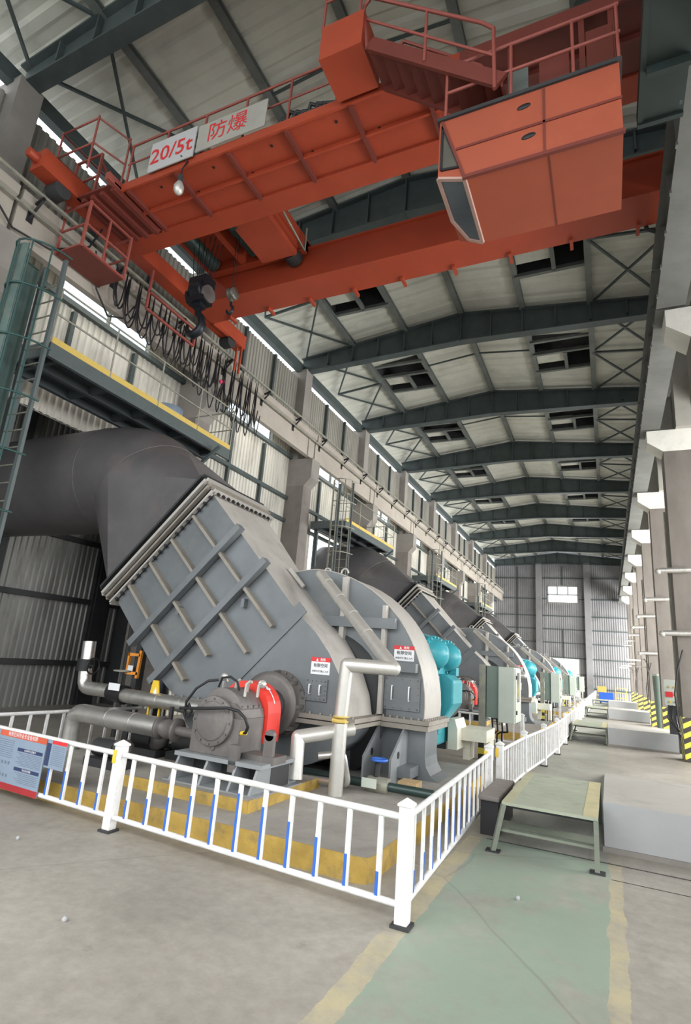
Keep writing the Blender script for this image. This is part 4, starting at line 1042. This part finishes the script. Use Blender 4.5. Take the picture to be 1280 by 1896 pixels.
def pipe(name, pts, r, label, m='silver', cat='pipe', seams=True, group=None, mitre=False):
    t = thing(name, pts[0], label, cat, group)
    P = [Vector(p) for p in pts]; out = [P[0]]
    for i in range(1, len(P)-1):
        a = (P[i-1]-P[i]); b = (P[i+1]-P[i]); d = min(r*1.5, a.length*0.45, b.length*0.45); a.normalize(); b.normalize()
        for k in range(5):
            s = k/4; out.append((P[i]+a*d)*(1-s)**2+P[i]*2*s*(1-s)+(P[i]+b*d)*s*s)
    out.append(P[-1])
    if mitre:
        b = MB()
        for i in range(len(P)-1): b.cyl(P[i], P[i+1], r, 20)
        for i in range(1, len(P)-1): b.ball(P[i], r*1.0, 8)
        b.build('lagging', m, t)
    else: MB().tube(out, r, 20).build('lagging', m, t)
    if seams:
        s = MB()
        for i in range(len(P)-1):
            L = (P[i+1]-P[i]).length; d = (P[i+1]-P[i]).normalized()
            for k in range(1, int(L/0.55)+1):
                c = P[i]+d*(0.3+0.5*k) if 0.3+0.5*k < L-0.2 else None
                if c: s.cyl(c-d*0.015, c+d*0.015, r+0.006, 20)
        if s.v: s.build('band', m, t)
    return t

def fans():
    names = ['first', 'second', 'third', 'fourth']
    fan, duct, drv = make_fan(), make_duct(), make_drive()
    duct2 = make_duct(-10.57)
    duct2.location = Vector(duct2.location)+Vector((0, 12.1, 0)); duct2['label'] = 'dark grey duct elbow feeding the second fan in the row'
    fan['label'] = 'large grey centrifugal fan closest to the corner of the white railing'
    duct['label'] = 'huge dark grey duct elbow feeding the first fan under the platform'
    drv['label'] = 'bright teal domed drive unit behind the first fan casing'
    pl = MB().box(-7.3, -1.88, 4.88, 10.4, 0.0, 0.2)
    plinths()
    pipes = fan_pipes()
    for i in range(1, 4):
        d = (0, 12.1*i, 0); w = ORD[i]
        copy_tree(fan, d, '%s grey centrifugal fan in the row down the hall' % w)
        if i > 1: copy_tree(duct2, (0, 12.1*(i-1), 0), 'dark grey duct elbow feeding the %s fan in the row' % w)
        copy_tree(drv, d, 'teal drive unit behind the %s fan in the row' % w)
        for p in pipes: copy_tree(p, d, p['label'].split(' on the first')[0]+' on the %s fan' % w)

def plinths():
    t = thing('machine_plinth', (-4.6, 7.6, 0), 'concrete machine plinth with worn yellow edge under the first fan', 'plinth', 'machine plinths')
    def poly(x0, x1, y0, y1, z0, z1, mb, c=0.12):
        mb.prism([(x0, y0), (x1-c, y0), (x1-c*0.3, y0+c*0.3), (x1, y0+c), (x1, y1), (x0, y1)], 'z', z0, z1); return mb
    poly(-7.3, -1.88, 4.88, 10.3, 0, 0.2, MB()).build('slab', 'plinth', t, bevel=0.015)
    e = MB(); e.box(-7.3, -2.0, 4.872, 4.88, 0, 0.2); e.box(-1.88, -1.872, 5.0, 10.3, 0, 0.2)
    e.add([(-2.0, 4.872, 0), (-1.90, 4.9, 0), (-1.872, 5.0, 0), (-2.0, 4.872, 0.2), (-1.90, 4.9, 0.2), (-1.872, 5.0, 0.2)], [(0, 1, 4, 3), (1, 2, 5, 4)])
    e.build('yellow_edge', 'yellow', t)
    poly(-5.2, -3.4, 5.3, 6.9, 0.2, 0.32, MB(), 0.05).build('upper_slab', 'plinth', t, bevel=0.01)
    e = MB(); e.box(-5.2, -3.4, 5.292, 5.3, 0.2, 0.32); e.box(-3.4, -3.392, 5.3, 6.9, 0.2, 0.32); e.build('yellow_edge', 'yellow', t)
    for i in range(1, 4): copy_tree(t, (0, 12.1*i, 0), 'concrete machine plinth with yellow edge under the %s fan' % ORD[i])

def fan_pipes():
    out = []
    t = pipe('drain_pipe', [(-3.07, 6.7, 0.2), (-3.07, 6.7, 1.02)], 0.09, 'pale vertical lagged pipe standing on the plinth on the first', 'silverp'); out.append(t)
    t['label'] = 'pale lagged pipe standing upright on the plinth on the first fan'
    t = pipe('vent_pipe', [(-3.07, 6.7, 1.1), (-3.04, 6.7, 1.73), (-2.42, 6.75, 1.73), (-4.25, 8.05, 3.12)], 0.088, 'x', 'silverp', mitre=True); out.append(t)
    t['label'] = 'bent shiny lagged pipe rising diagonally across the casing on the first fan'
    t = pipe('loop_pipe', [(-3.42, 6.3, 0.38), (-3.46, 6.35, 0.84), (-2.98, 6.9, 0.95)], 0.085, 'x', 'silverp', mitre=True); out.append(t)
    t['label'] = 'short cut lagged pipe elbow beside the coupling on the first fan'
    t = pipe('return_pipe', [(-3.3, 6.6, 0.62), (-3.05, 6.8, 0.66), (-3.0, 6.9, 0.3), (-3.6, 6.9, 0.28)], 0.045, 'x', 'silver', seams=False); out.append(t)
    t['label'] = 'thin grey return pipe curling down behind the lagged elbow on the first fan'
    v = MB().cyl((-3.07, 6.7, 1.0), (-3.07, 6.7, 1.12), 0.05); v.cyl((-3.16, 6.66, 1.05), (-2.98, 6.66, 1.05), 0.03)
    v.lathe((-3.07, 6.7, 1.03), (0, 0, 1), [(0, 0.001), (0, 0.1), (0.02, 0.1), (0.02, 0.001)], 16); v.lathe((-3.07, 6.7, 1.09), (0, 0, 1), [(0, 0.001), (0, 0.1), (0.02, 0.1), (0.02, 0.001)], 16)
    v = tag(move_origin(v.build('flange_joint', 'kick')), 'brownish flange joint between two lengths of lagged pipe on the first fan', 'flange'); out.append(v)
    return out

def floor_pipes():
    pipe('lagged_pipe', [(-7.3, 6.35, 0.2), (-7.3, 6.35, 0.72), (-5.5, 6.2, 0.72)], 0.13, 'thick silver lagged pipe bending up from the plinth beside the notice board')
    pipe('lagged_pipe', [(-8.25, 7.2, 1.75), (-8.2, 7.2, 0.98), (-7.5, 7.2, 0.98)], 0.11, 'silver lagged pipe elbow coming down in front of the dark wall')
    pipe('lagged_pipe', [(-7.2, 7.15, 0.95), (-5.0, 7.0, 0.93)], 0.11, 'long silver lagged pipe running from the black valve towards the bearing')
    pipe('lagged_pipe', [(-7.0, 8.3, 1.12), (-5.9, 8.2, 1.08), (-5.7, 8.2, 0.8)], 0.11, 'dusty short lagged pipe behind the black valve pipe')
    v = thing('hand_valve', (-7.35, 7.18, 0.96), 'black valve with a white tag between two silver pipes', 'valve')
    MB().cyl((-7.52, 7.2, 0.98), (-7.18, 7.16, 0.95), 0.15, 18).build('body', 'black', v)
    MB().cyl((-7.35, 7.18, 1.0), (-7.35, 7.18, 1.32), 0.025).build('stem', 'dark', v)
    MB().tube([(-7.35+0.13*math.cos(a), 7.18+0.13*math.sin(a), 1.32) for a in [2*PI*i/16 for i in range(16)]], 0.014, 6, closed=True).build('handwheel', 'rail', v)
    MB().box(-7.40, -7.16, 6.99, 7.0, 1.02, 1.13).build('tag', 'paper', v)
    v = thing('hand_valve', (-8.25, 7.2, 1.2), 'dark valve on the upright pipe in front of the corrugated wall', 'valve')
    MB().cyl((-8.25, 7.2, 1.25), (-8.25, 7.2, 1.45), 0.14).build('body', 'black', v)
    MB().tube([(-7.95+0.0*a, 7.1+0.13*math.cos(a), 1.35+0.13*math.sin(a)) for a in [2*PI*i/16 for i in range(16)]], 0.014, 6, closed=True).build('handwheel', 'black', v)
    MB().cyl((-8.25, 7.2, 1.35), (-7.95, 7.1, 1.35), 0.02).build('stem', 'black', v)
    for i, (x, y) in enumerate(((-8.75, 8.6), (-8.45, 8.75))):
        pipe('riser_pipe', [(x, y, 0.0), (x, y, 3.2)], 0.05, 'thin riser pipe by the dark wall post, %s of two' % ('outer' if i == 0 else 'inner'), 'dark', seams=False)
    v = thing('flange_valve', (-5.4, 6.2, 0.6), 'dark flanged valve at the open end of the thick silver pipe', 'valve')
    MB().lathe((-5.5, 6.2, 0.72), (1, 0, 0), [(0, 0.001), (0, 0.15), (0.04, 0.15), (0.04, 0.10), (0.16, 0.13), (0.28, 0.10), (0.28, 0.15), (0.32, 0.15), (0.32, 0.001)], 20).build('body', 'bearing', v)
    MB().cyl((-5.34, 6.2, 0.82), (-5.34, 6.2, 1.0), 0.03, 10).build('stem', 'black', v)
    MB().cyl((-5.18, 6.18, 0.72), (-4.6, 6.12, 0.72), 0.06, 12).build('outlet_pipe', 'bearing', v)
    # pipe below the fans with a blue hand wheel
    pipe('drain_line', [(-6.5, 7.25, 0.28), (-2.0, 7.25, 0.28)], 0.055, 'dark green drain pipe lying along the foot of the first fan', 'drum', seams=False)
    v = thing('hand_valve', (-2.72, 7.25, 0.2), 'small gate valve with blue hand wheel near the railing corner', 'valve')
    MB().cyl((-2.86, 7.25, 0.28), (-2.58, 7.25, 0.28), 0.1).build('body', 'rail', v)
    MB().tube([(-2.76, 7.25, 0.36), (-2.74, 7.25, 0.55)], 0.04, 8).build('stem', 'dark', v)
    MB().tube([(-2.73+0.1*math.cos(a), 7.25+0.1*math.sin(a), 0.58) for a in [2*PI*i/16 for i in range(16)]], 0.018, 6, closed=True).bar((-2.83, 7.25, 0.58), (-2.63, 7.25, 0.58), 0.02, 0.02).build('handwheel', 'blue', v)
    MB().box(-2.88, -2.68, 7.05, 7.06, 0.27, 0.38).build('tag', 'cabinet', v)
    o = MB().box(-2.55, -2.3, 7.5, 7.75, 0.2, 0.32).build('wooden_block', 'wood'); tag(move_origin(o), 'small pale wooden block on the plinth beside the gate valve', 'block')
    # orange tool holder and black cylinder
    t = thing('gas_cylinder', (-7.4, 8.0, 0), 'slim black cylinder standing behind the silver pipes', 'cylinder')
    MB().lathe((-7.55, 8.4, 0.0), (0, 0, 1), [(0, 0.001), (0, 0.13), (1.4, 0.13), (1.5, 0.06), (1.55, 0.001)], 20).build('body', 'black', t)
    t = thing('orange_clamp', (-7.7, 7.8, 1.3), 'orange steel clamp frame hanging on the dark post', 'clamp')
    b = MB(); b.bar((-7.88, 7.8, 1.26), (-7.60, 7.8, 1.26), 0.05, 0.05); b.bar((-7.88, 7.8, 1.58), (-7.60, 7.8, 1.58), 0.05, 0.05); b.bar((-7.87, 7.8, 1.24), (-7.87, 7.8, 1.6), 0.04, 0.05); b.bar((-7.62, 7.8, 1.18), (-7.60, 7.8, 1.66), 0.05, 0.05)
    b.build('frame', mat('clamp_orange', (0.75, 0.28, 0.04), 0.5), t); MB().box(-7.82, -7.70, 7.75, 7.76, 1.30, 1.39).build('tag', 'paper', t)
    MB().box(-7.78, -7.66, 7.84, 8.0, 0, 2.6).build('support_post', 'dark', t)
    t = thing('floor_sign', (-6.5, 7.05, 0.2), 'yellow folding warning board behind the silver pipes', 'sign')
    MB().prism([(-6.62, 0.85), (-6.36, 0.85), (-6.45, 1.24), (-6.56, 1.24)], 'y', 7.08, 7.10).build('panel', 'yel', t)
    MB().prism([(-6.54, 0.98), (-6.42, 0.98), (-6.48, 1.14)], 'y', 7.07, 7.08).build('pictogram', 'paper', t)
    for x in (-6.60, -6.38): MB().bar((x, 7.12, 0.2), (x, 7.12, 0.9), 0.03, 0.03).build('leg', 'yel', t)
    # low machinery in the dark behind the railing
    for i, (x, y) in enumerate(((-6.3, 6.9), (-5.6, 7.0), (-6.0, 5.9))):
        t = thing('lube_pump', (x, y, 0.2), 'dark lubrication pump set under the silver pipes, %s one' % ('outer', 'inner', 'front')[i], 'pump', 'lubrication pumps')
        MB().box(x-0.3, x+0.3, y-0.15, y+0.15, 0.2, 0.3).build('base', 'dark', t)
        MB().cyl((x-0.25, y, 0.42), (x+0.1, y, 0.42), 0.11, 16).build('motor_body', 'dark', t)
        MB().lathe((x+0.2, y, 0.42), (0, -1, 0), [(-0.08, 0.001), (-0.08, 0.13), (0.08, 0.13), (0.08, 0.001)], 16).build('pump_body', 'bearing', t)

# ------------------------------------------------------------------ railings
def make_post():
    t = thing('guard_post', (0, 0, 0), '', 'post', 'white railing posts')
    MB().box(-0.048, 0.048, -0.048, 0.048, 0.02, 0.78).build('post_body', 'white', t, bevel=0.006)
    MB().box(-0.07, 0.07, -0.07, 0.07, 0, 0.02).build('base_plate', 'dark', t)
    c = MB(); c.box(-0.058, 0.058, -0.058, 0.058, 0.78, 0.80); c.add([(-0.055, -0.055, 0.80), (0.055, -0.055, 0.80), (0.055, 0.055, 0.80), (-0.055, 0.055, 0.80), (0, 0, 0.84)], [(0, 1, 4), (1, 2, 4), (2, 3, 4), (3, 0, 4), (0, 3, 2, 1)])
    c.build('cap', 'white', t, bevel=0.004)
    MB().box(-0.052, -0.012, -0.056, -0.049, 0.62, 0.74).build('reflector', 'yel', t)
    return t
def make_panel(L, n, sleeves=True, m_top=0.70):
    """panel along +X from origin"""
    t = thing('guard_railing', (0, 0, 0), '', 'railing', 'white railing panels')
    MB().tube([(0.05, 0, m_top), (L-0.05, 0, m_top)], 0.026, 10).build('top_rail', 'white', t)
    MB().tube([(0.05, 0, 0.13), (L-0.05, 0, 0.13)], 0.024, 10).build('bottom_rail', 'white', t)
    for i in range(n):
        x = L*(i+0.75)/(n+0.5)
        b = MB().box(x-0.019, x+0.019, -0.012, 0.012, 0.14, m_top-0.01).build('baluster', 'white', t)
        if sleeves:
            h = 0.10+0.36*(1-abs(i-n*0.45)/(n*0.55))
            MB().box(x-0.0215, x+0.004, -0.0145, 0.0145, 0.145, 0.145+h).build('blue_strip', 'blue', b)
    return t
def railings():
    post = make_post(); used = [False]
    def put_post(x, y, label, rz=0.0):
        if not used[0]: o = post; used[0] = True
        else: o = copy_tree(post)
        o.location = (x, y, 0); o.rotation_euler.z = rz; o['label'] = label; return o
    protos = {}
    def put_panel(p, q, n, label, key=None, group=None, sl=True):
        p, q = Vector(p), Vector(q); L = (q-p).length; k = (round(L, 1), n, sl)
        if k in protos: o = copy_tree(protos[k])
        else: o = make_panel(L, n, sl); protos[k] = o
        o.location = (p.x, p.y, 0); o.rotation_euler.z = math.atan2(q.y-p.y, q.x-p.x); o['label'] = label
        if group: o['group'] = group
        return o
    C0, C1, C2 = (-1.40, 4.36), (-4.49, 4.56), (-7.6, 4.75)
    put_post(*C0, 'white railing corner post closest to the camera'); put_post(*C1, 'weathered white railing post beside the notice board'); put_post(*C2, 'white railing post at the frame edge by the notice board')
    put_panel(C1, C0, 11, 'white railing panel with blue strips between corner post and weathered post')
    put_panel(C2, C1, 11, 'white railing panel carrying the notice board')
    ys = [(-1.40, 4.36), (-1.53, 8.29)]
    put_post(-1.53, 8.29, 'second white post along the walkway with an orange reflector')
    put_panel((-1.53, 8.29), (-1.40, 4.36), 13, 'white railing panel running from the corner post along the green walkway')
    pts = [(-1.46, 8.75), (-1.40, 10.9), (-1.27, 12.95), (-1.18, 15.1)]
    y = 15.1
    while y < 56: y += 2.42; pts.append((-1.16 if y < 30 else -1.1, y))
    for i, p in enumerate(pts):
        put_post(*p, '%s white post beyond the railing gap along the walkway' % (ORD[i] if i < 20 else 'last'))
        if i: put_panel(pts[i-1], p, 9, '%s white railing panel beyond the gap along the walkway' % (ORD[i-1] if i <= 20 else 'last'), sl=False)
    for ch in list(post.children):
        if ch.name.startswith('reflector'): bpy.data.objects.remove(ch)   # the corner post carries no reflector
    # cross railings between the fans and the side railing by the wall
    for k, yy in enumerate((15.2, 27.3, 39.4, 51.5)):
        w = ('first and second', 'second and third', 'third and fourth', 'fourth and last')[k]
        for px_, nm in ((-7.2, 'by the wall'), (-4.6, 'midway'), (-2.0, 'by the walkway')): put_post(px_, yy, 'white cross railing post %s between the %s fans' % (nm, w))
        put_panel((-4.6, yy), (-2.0+0.0, yy), 9, 'white cross railing between the %s fans' % w, sl=False)
        put_panel((-7.2, yy), (-4.6, yy), 9, 'inner white cross railing between the %s fans' % w, sl=False)
    put_panel((-7.6, 4.8), (-7.45, 7.9), 11, 'white side railing between the notice board and the dark wall', sl=False)
    put_panel((-7.45, 7.9), (-7.3, 11.0), 11, 'white side railing behind the silver pipes', sl=False)
    # notice board
    dx, dy = Vector((C1[0]-C2[0], C1[1]-C2[1], 0)).normalized(), None
    R = dx; Nn = Vector((R.y, -R.x, 0))   # towards camera
    def P(u, z, o): q = Vector((C1[0], C1[1], z))-R*u+Nn*(0.045+o); return q
    t = thing('notice_board', P(1.6, 0.1, 0), 'large blue grey safety notice with red borders hung on the railing', 'notice')
    def quad(u0, u1, z0, z1, o, th=0.003):
        m = MB(); a = [P(u0, z0, o), P(u1, z0, o), P(u1, z1, o), P(u0, z1, o)]; b = [p-Nn*th for p in a]
        m.add(a+b, [(0, 1, 2, 3), (7, 6, 5, 4), (0, 4, 5, 1), (1, 5, 6, 2), (2, 6, 7, 3), (3, 7, 4, 0)]); return m
    U0, U1 = 1.12, 2.15
    bd = quad(U0, U1, 0.10, 0.70, 0, 0.008).build('board', 'poster', t)
    quad(U0, U1-0.17, 0.64, 0.70, 0.002).build('red_header', mat('poster_orange_red', (0.55, 0.10, 0.05), 0.4), bd)
    quad(U0, U1, 0.10, 0.165, 0.002).build('red_footer', mat('poster_deep_red', (0.33, 0.025, 0.03), 0.4), bd)
    quad(U0+0.03, U0+0.48, 0.515, 0.55, 0.002).build('title_bar', 'navy', bd); quad(U0+0.03, U0+0.48, 0.315, 0.35, 0.002).build('title_bar', 'navy', bd)
    ln = MB()
    for i in range(9): ln.v += []; q = quad(U0+0.03, U0+0.47-0.03*(i % 3), 0.495-0.015*i, 0.499-0.015*i, 0.002, 0.001); ln.add(q.v, q.f)
    for i in range(6): q = quad(U0+0.03, U0+0.45-0.03*(i % 3), 0.293-0.018*i, 0.297-0.018*i, 0.002, 0.001); ln.add(q.v, q.f)
    for i in range(9): q = quad(U0+0.56, U1-0.06-0.03*(i % 2), 0.60-0.022*i, 0.605-0.022*i, 0.002, 0.001); ln.add(q.v, q.f)
    for r in range(2):
        for i in range(6): q = quad(U0+0.58+0.06*i, U0+0.61+0.06*i, 0.225+0.13*r, 0.255+0.13*r, 0.002, 0.001); ln.add(q.v, q.f)
    ln.build('small_print', 'posterink', bd)
    tt = MB(); tt.text('有限空间作业安全告知牌', P((U0+U1-0.17)/2, 0.67, 0.004), R, (0, 0, 1), 0.05); 
    tt.text('安全操作注意事项', P(U0+0.25, 0.532, 0.004), R, (0, 0, 1), 0.026); tt.text('安全防护措施', P(U0+0.25, 0.332, 0.004), R, (0, 0, 1), 0.026)
    tt.build('title_lettering', 'paper', bd)
    t2 = thing('notice_card', P(0.95, 0.35, 0), 'smaller blue grey notice card with navy strip beside the large notice', 'notice')
    b2 = quad(0.78, 1.10, 0.42, 0.70, 0, 0.006).build('card', 'poster', t2)
    quad(0.78, 1.02, 0.665, 0.70, 0.002).build('red_header', 'signred', b2); quad(1.03, 1.10, 0.44, 0.665, 0.002).build('navy_strip', 'navy', b2)
    ln = MB()
    for i in range(11): q = quad(0.80, 1.0, 0.64-0.018*i, 0.644-0.018*i, 0.002, 0.001); ln.add(q.v, q.f)
    ln.build('small_print', 'posterink', b2)

# ------------------------------------------------------------------ step-over platforms and culverts
def steps():
    def make():
        t = thing('step_platform', (-0.65, 7.5, 0), '', 'steps', 'step-over platforms')
        pl = MB(); pl.box(-1.08, -0.15, 6.6, 8.75, 0.455, 0.475)
        pl.box(-1.08, -0.15, 6.6, 6.61, 0.445, 0.455)
        pl.build('top_plate', 'step', t)
        MB().box(-0.29, -0.15, 6.6, 8.75, 0.4755, 0.477).build('yellow_edge', mat('pale_yellow_edge', (0.46, 0.42, 0.25), 0.6, 0, 0.12, 5) if 'py' not in M else M['py'], t)
        MB().box(-1.08, -0.98, 6.6, 8.75, 0.4755, 0.477).build('yellow_edge', mat('faded_edge', (0.37, 0.36, 0.24), 0.6, 0, 0.1, 5), t)
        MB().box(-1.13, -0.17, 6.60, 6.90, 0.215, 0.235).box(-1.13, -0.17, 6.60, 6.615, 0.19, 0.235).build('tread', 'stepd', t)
        MB().box(-1.05, -0.18, 6.68, 6.72, 0.41, 0.455).box(-1.05, -1.01, 6.7, 8.7, 0.41, 0.455).box(-0.22, -0.18, 6.7, 8.7, 0.41, 0.455).box(-1.05, -0.18, 7.6, 7.64, 0.41, 0.455).build('under_frame', 'dark', t)
        for (x, xt) in ((-1.16, -1.06), (-0.17, -0.17)):
            MB().bar((x, 6.55, 0.0), (xt, 6.6, 0.45), 0.045, 0.045).build('leg', 'stepd', t)
            MB().box(x-0.07, x+0.07, 6.5, 6.62, 0.0, 0.012).build('foot_plate', 'dark', t)
            MB().bar((x, 8.7, 0.0), (xt, 8.7, 0.45), 0.045, 0.045).build('leg', 'stepd', t)
        return t
    s = make(); s['label'] = 'green steel step-over platform with a yellow edge, beside the second railing post'
    def culv():
        t = thing('pipe_culvert', (0.9, 8.6, 0), '', 'culvert', 'concrete pipe culverts')
        MB().prism([(7.42, 0), (13.2, 0), (9.6, 0.485), (7.42, 0.49)], 'x', -0.11, 1.64).build('slab', 'slabtop', t)
        MB().box(-0.112, 1.64, 7.405, 7.42, 0.0, 0.488).build('front_face', 'culvert', t)
        MB().box(-0.13, 1.64, 7.38, 7.42, 0.0, 0.05).build('kerb_strip', 'conc', t)
        return t
    c = culv(); c['label'] = 'pale concrete pipe culvert crossing the aisle beside the green step-over platform'
    tr = thing('pipe_trough', (-1.4, 8.0, 0), 'dark capped pipe trough between the green step and the railing', 'trough', 'pipe troughs')
    MB().box(-1.40, -1.20, 7.1, 8.2, 0.0, 0.36).build('body', 'black', tr); MB().box(-1.42, -1.18, 7.05, 8.25, 0.36, 0.42).build('cover', 'concd', tr, bevel=0.02)
    for i in range(1, 5):
        w = ORD[i]
        copy_tree(s, (0.05, 12.1*i, 0), '%s step-over platform down the aisle, pale in the daylight' % w)
        if i < 4: copy_tree(c, (0.03, 11.2+12.1*(i-1), 0), '%s concrete pipe culvert down the aisle, bright in the daylight' % w)
        copy_tree(tr, (0.05, 12.1*i, 0), 'dark pipe trough beside the %s step-over platform' % w)
    # floor joint strips
    st('floor_joint', MB().box(-1.3, 3, 6.95, 6.965, 0.0, 0.004).box(-0.05, 3, 6.45, 6.46, 0.0, 0.003), 'dark')
    rnd = random.Random(5)
    for i, (x, y) in enumerate(((-0.75, 5.4), (-4.9, 3.9), (-3.3, 3.1), (-1.75, 7.0))):
        p = MB().ball((x, y, 0.012), 0.018, 5); p = p.build('pebble', 'culvert'); move_origin(p)
        tag(p, ('small white pebble on the green walkway', 'small pebble on the concrete near the weathered post', 'tiny pebble on the bare concrete floor', 'white chip on the floor by the railing foot')[i], 'pebble')

# ------------------------------------------------------------------ control cabinets
def cabinets():
    t = thing('control_cabinet', (-2.2, 12.6, 0), 'tall grey green control cabinet on a striped post beside the railing', 'cabinet', 'control cabinets')
    MB().box(-2.46, -2.32, 12.5, 12.64, 0.6, 1.92).build('post', 'rail', t); MB().box(-2.46, -2.32, 12.5, 12.64, 0.0, 0.6).build('striped_foot', 'bands', t)
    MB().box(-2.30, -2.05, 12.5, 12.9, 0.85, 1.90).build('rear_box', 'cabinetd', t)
    b = MB().box(-2.05, -1.72, 12.45, 13.25, 0.78, 1.90).build('body', 'cabinet', t, bevel=0.01)
    d = MB().box(-1.72, -1.695, 12.47, 13.23, 0.8, 1.88).build('door', 'cabinet', t)
    MB().box(-1.695, -1.69, 12.65, 13.0, 1.2, 1.8).build('window', 'cabglass', d)
    for z in (1.0, 1.7): MB().box(-1.69, -1.67, 12.5, 12.54, z-0.04, z+0.04).build('hinge', 'dark', d)
    for i in range(4):
        x = -2.2+0.1*i; MB().tube([(x, 12.6, 0.85), (x+0.02, 12.6, 0.6), (x-0.1, 12.65, 0.45+0.04*i), (x-0.12, 12.7, 0.2), (x-0.12, 12.7, 0.02)], 0.018, 6).build('cable', 'black', t)
    t.location.x -= 0.07
    for i in range(1, 4):
        copy_tree(t, (0.1*0, 12.1*i, 0), 'grey green control cabinet on a striped post beyond the %s fan' % ORD[i])

# ------------------------------------------------------------------ things on and by the right columns
def right_side():
    for k in range(2, 9):
        y = YK[k]; w = ORD[k-2]
        for z, nm in ((4.75, 'upper'), (3.1, 'lower')):
            if z > 4 or k in (2, 4, 7):
                x0 = 1.35
                t = thing('conduit_lamp', (1.66, y-0.1, z), '%s silver lamp arm on the %s concrete column along the aisle' % (nm, w), 'lamp', 'lamp arms on the columns')
                MB().cyl((x0, y-0.12, z), (2.1, y-0.12, z+0.03), 0.075, 14).build('tube', 'silver', t)
                MB().ball((x0-0.03, y-0.12, z-0.02), 0.085, 6).build('end_cap', 'silverp', t)
        if k in (2, 4, 6): 
            t = thing('conduit_pipe', (1.6, y-0.15, 0), 'thin grey conduit rising up the %s column by the aisle' % w, 'conduit', 'conduits on the columns')
            MB().tube([(1.6, y+0.35, 1.2), (1.6, y+0.35, 6.5)], 0.025, 8).build('tube', 'rail', t)
            MB().tube([(1.55, y-0.1, 0.9), (1.5, y-0.15, 1.6), (1.6, y-0.15, 2.2), (1.75, y-0.12, 2.7)], 0.02, 8).build('cable', 'black', t)
    t = thing('switch_box', (1.75, 18.6, 0.9), 'pale switch panel with red buttons between the striped columns', 'panel')
    MB().box(1.42, 1.95, 18.8, 18.95, 1.25, 1.95).build('box', 'cabinet', t)
    MB().box(1.45, 1.62, 18.76, 18.8, 1.48, 1.62).build('red_switch', 'signred', t)
    for i in range(3):
        for j in range(3): MB().cyl((1.55+0.13*i, 18.8, 1.35+0.2*j), (1.55+0.13*i, 18.77, 1.35+0.2*j), 0.025, 8).build('button', ('yel', 'ink', 'kick')[(i+j) % 3], t)
    MB().box(1.5, 1.9, 18.85, 18.95, 0.0, 1.25).build('stand', 'dark', t)
    for i in range(3): MB().tube([(1.5+0.1*i, 18.8, 1.25), (1.45+0.1*i, 18.6, 0.9), (1.7, 18.3, 0.6-0.1*i), (1.9, 18.0, 0.9)], 0.018, 6).build('cable', 'black', t)
    t = thing('down_pipe', (1.75, 27.0, 0), 'dark grey conical pipe standing between two striped columns', 'pipe')
    MB().tube([(1.72, 25.2, 0.0), (1.72, 25.2, 2.1)], [0.12, 0.2], 20).build('body', 'cabinetd', t); MB().cyl((1.72, 25.2, 2.1), (1.72, 25.2, 2.18), 0.2, 20).build('rim', 'silver', t)
    # wall lamp overhanging the aisle
    for k, y in ((0, 29.4), (1, 41.5), (2, 47.6)):
        t = thing('bracket_lamp', (1.5, y, 2.6), 'small bracket lamp over the aisle on the %s column group' % ('nearer', 'middle', 'last')[k], 'lamp', 'bracket lamps')
        MB().box(0.75, 1.35, y-0.1, y+0.1, 2.75, 2.82).build('lamp_head', 'silverp', t)
        MB().tube([(1.3, y, 2.78), (1.5, y, 2.85), (1.65, y, 2.6), (1.66, y, 2.2)], 0.02, 8).bar((1.1, y, 2.5), (1.66, y, 2.5), 0.03, 0.03).build('arm', 'rail', t)
    # far end
    t = thing('storage_bin', (-0.3, 50, 0), 'bright blue bin at the far end of the aisle', 'bin')
    MB().box(-0.75, 0.3, 50, 50.8, 0.12, 0.85).build('body', 'bin', t, bevel=0.03); MB().box(-0.85, -0.2, 50.2, 50.3, 0.85, 1.3).build('sign', 'kick', t)
    MB().box(-0.7, -0.6, 50.1, 50.7, 0, 0.12).box(0.15, 0.25, 50.1, 50.7, 0, 0.12).build('skid', 'dark', t)
    t = thing('yellow_trolley', (0.8, 51, 0), 'yellow tube frame trolley beside the blue bin', 'trolley')
    b = MB()
    for x in (0.45, 1.2):
        b.tube([(x, 51, 0.0), (x, 51, 1.25)], 0.025, 8)
    for z in (0.5, 0.9, 1.25): b.tube([(0.45, 51, z), (1.2, 51, z)], 0.02, 8)
    b.build('frame', 'yel', t); MB().box(0.4, 1.25, 50.8, 51.5, 0.12, 0.18).build('bed', 'yel', t)

shell(); frame(); conductor(); crane(); boarding(); festoon(); platforms(); fans(); floor_pipes(); railings(); steps(); cabinets(); right_side()
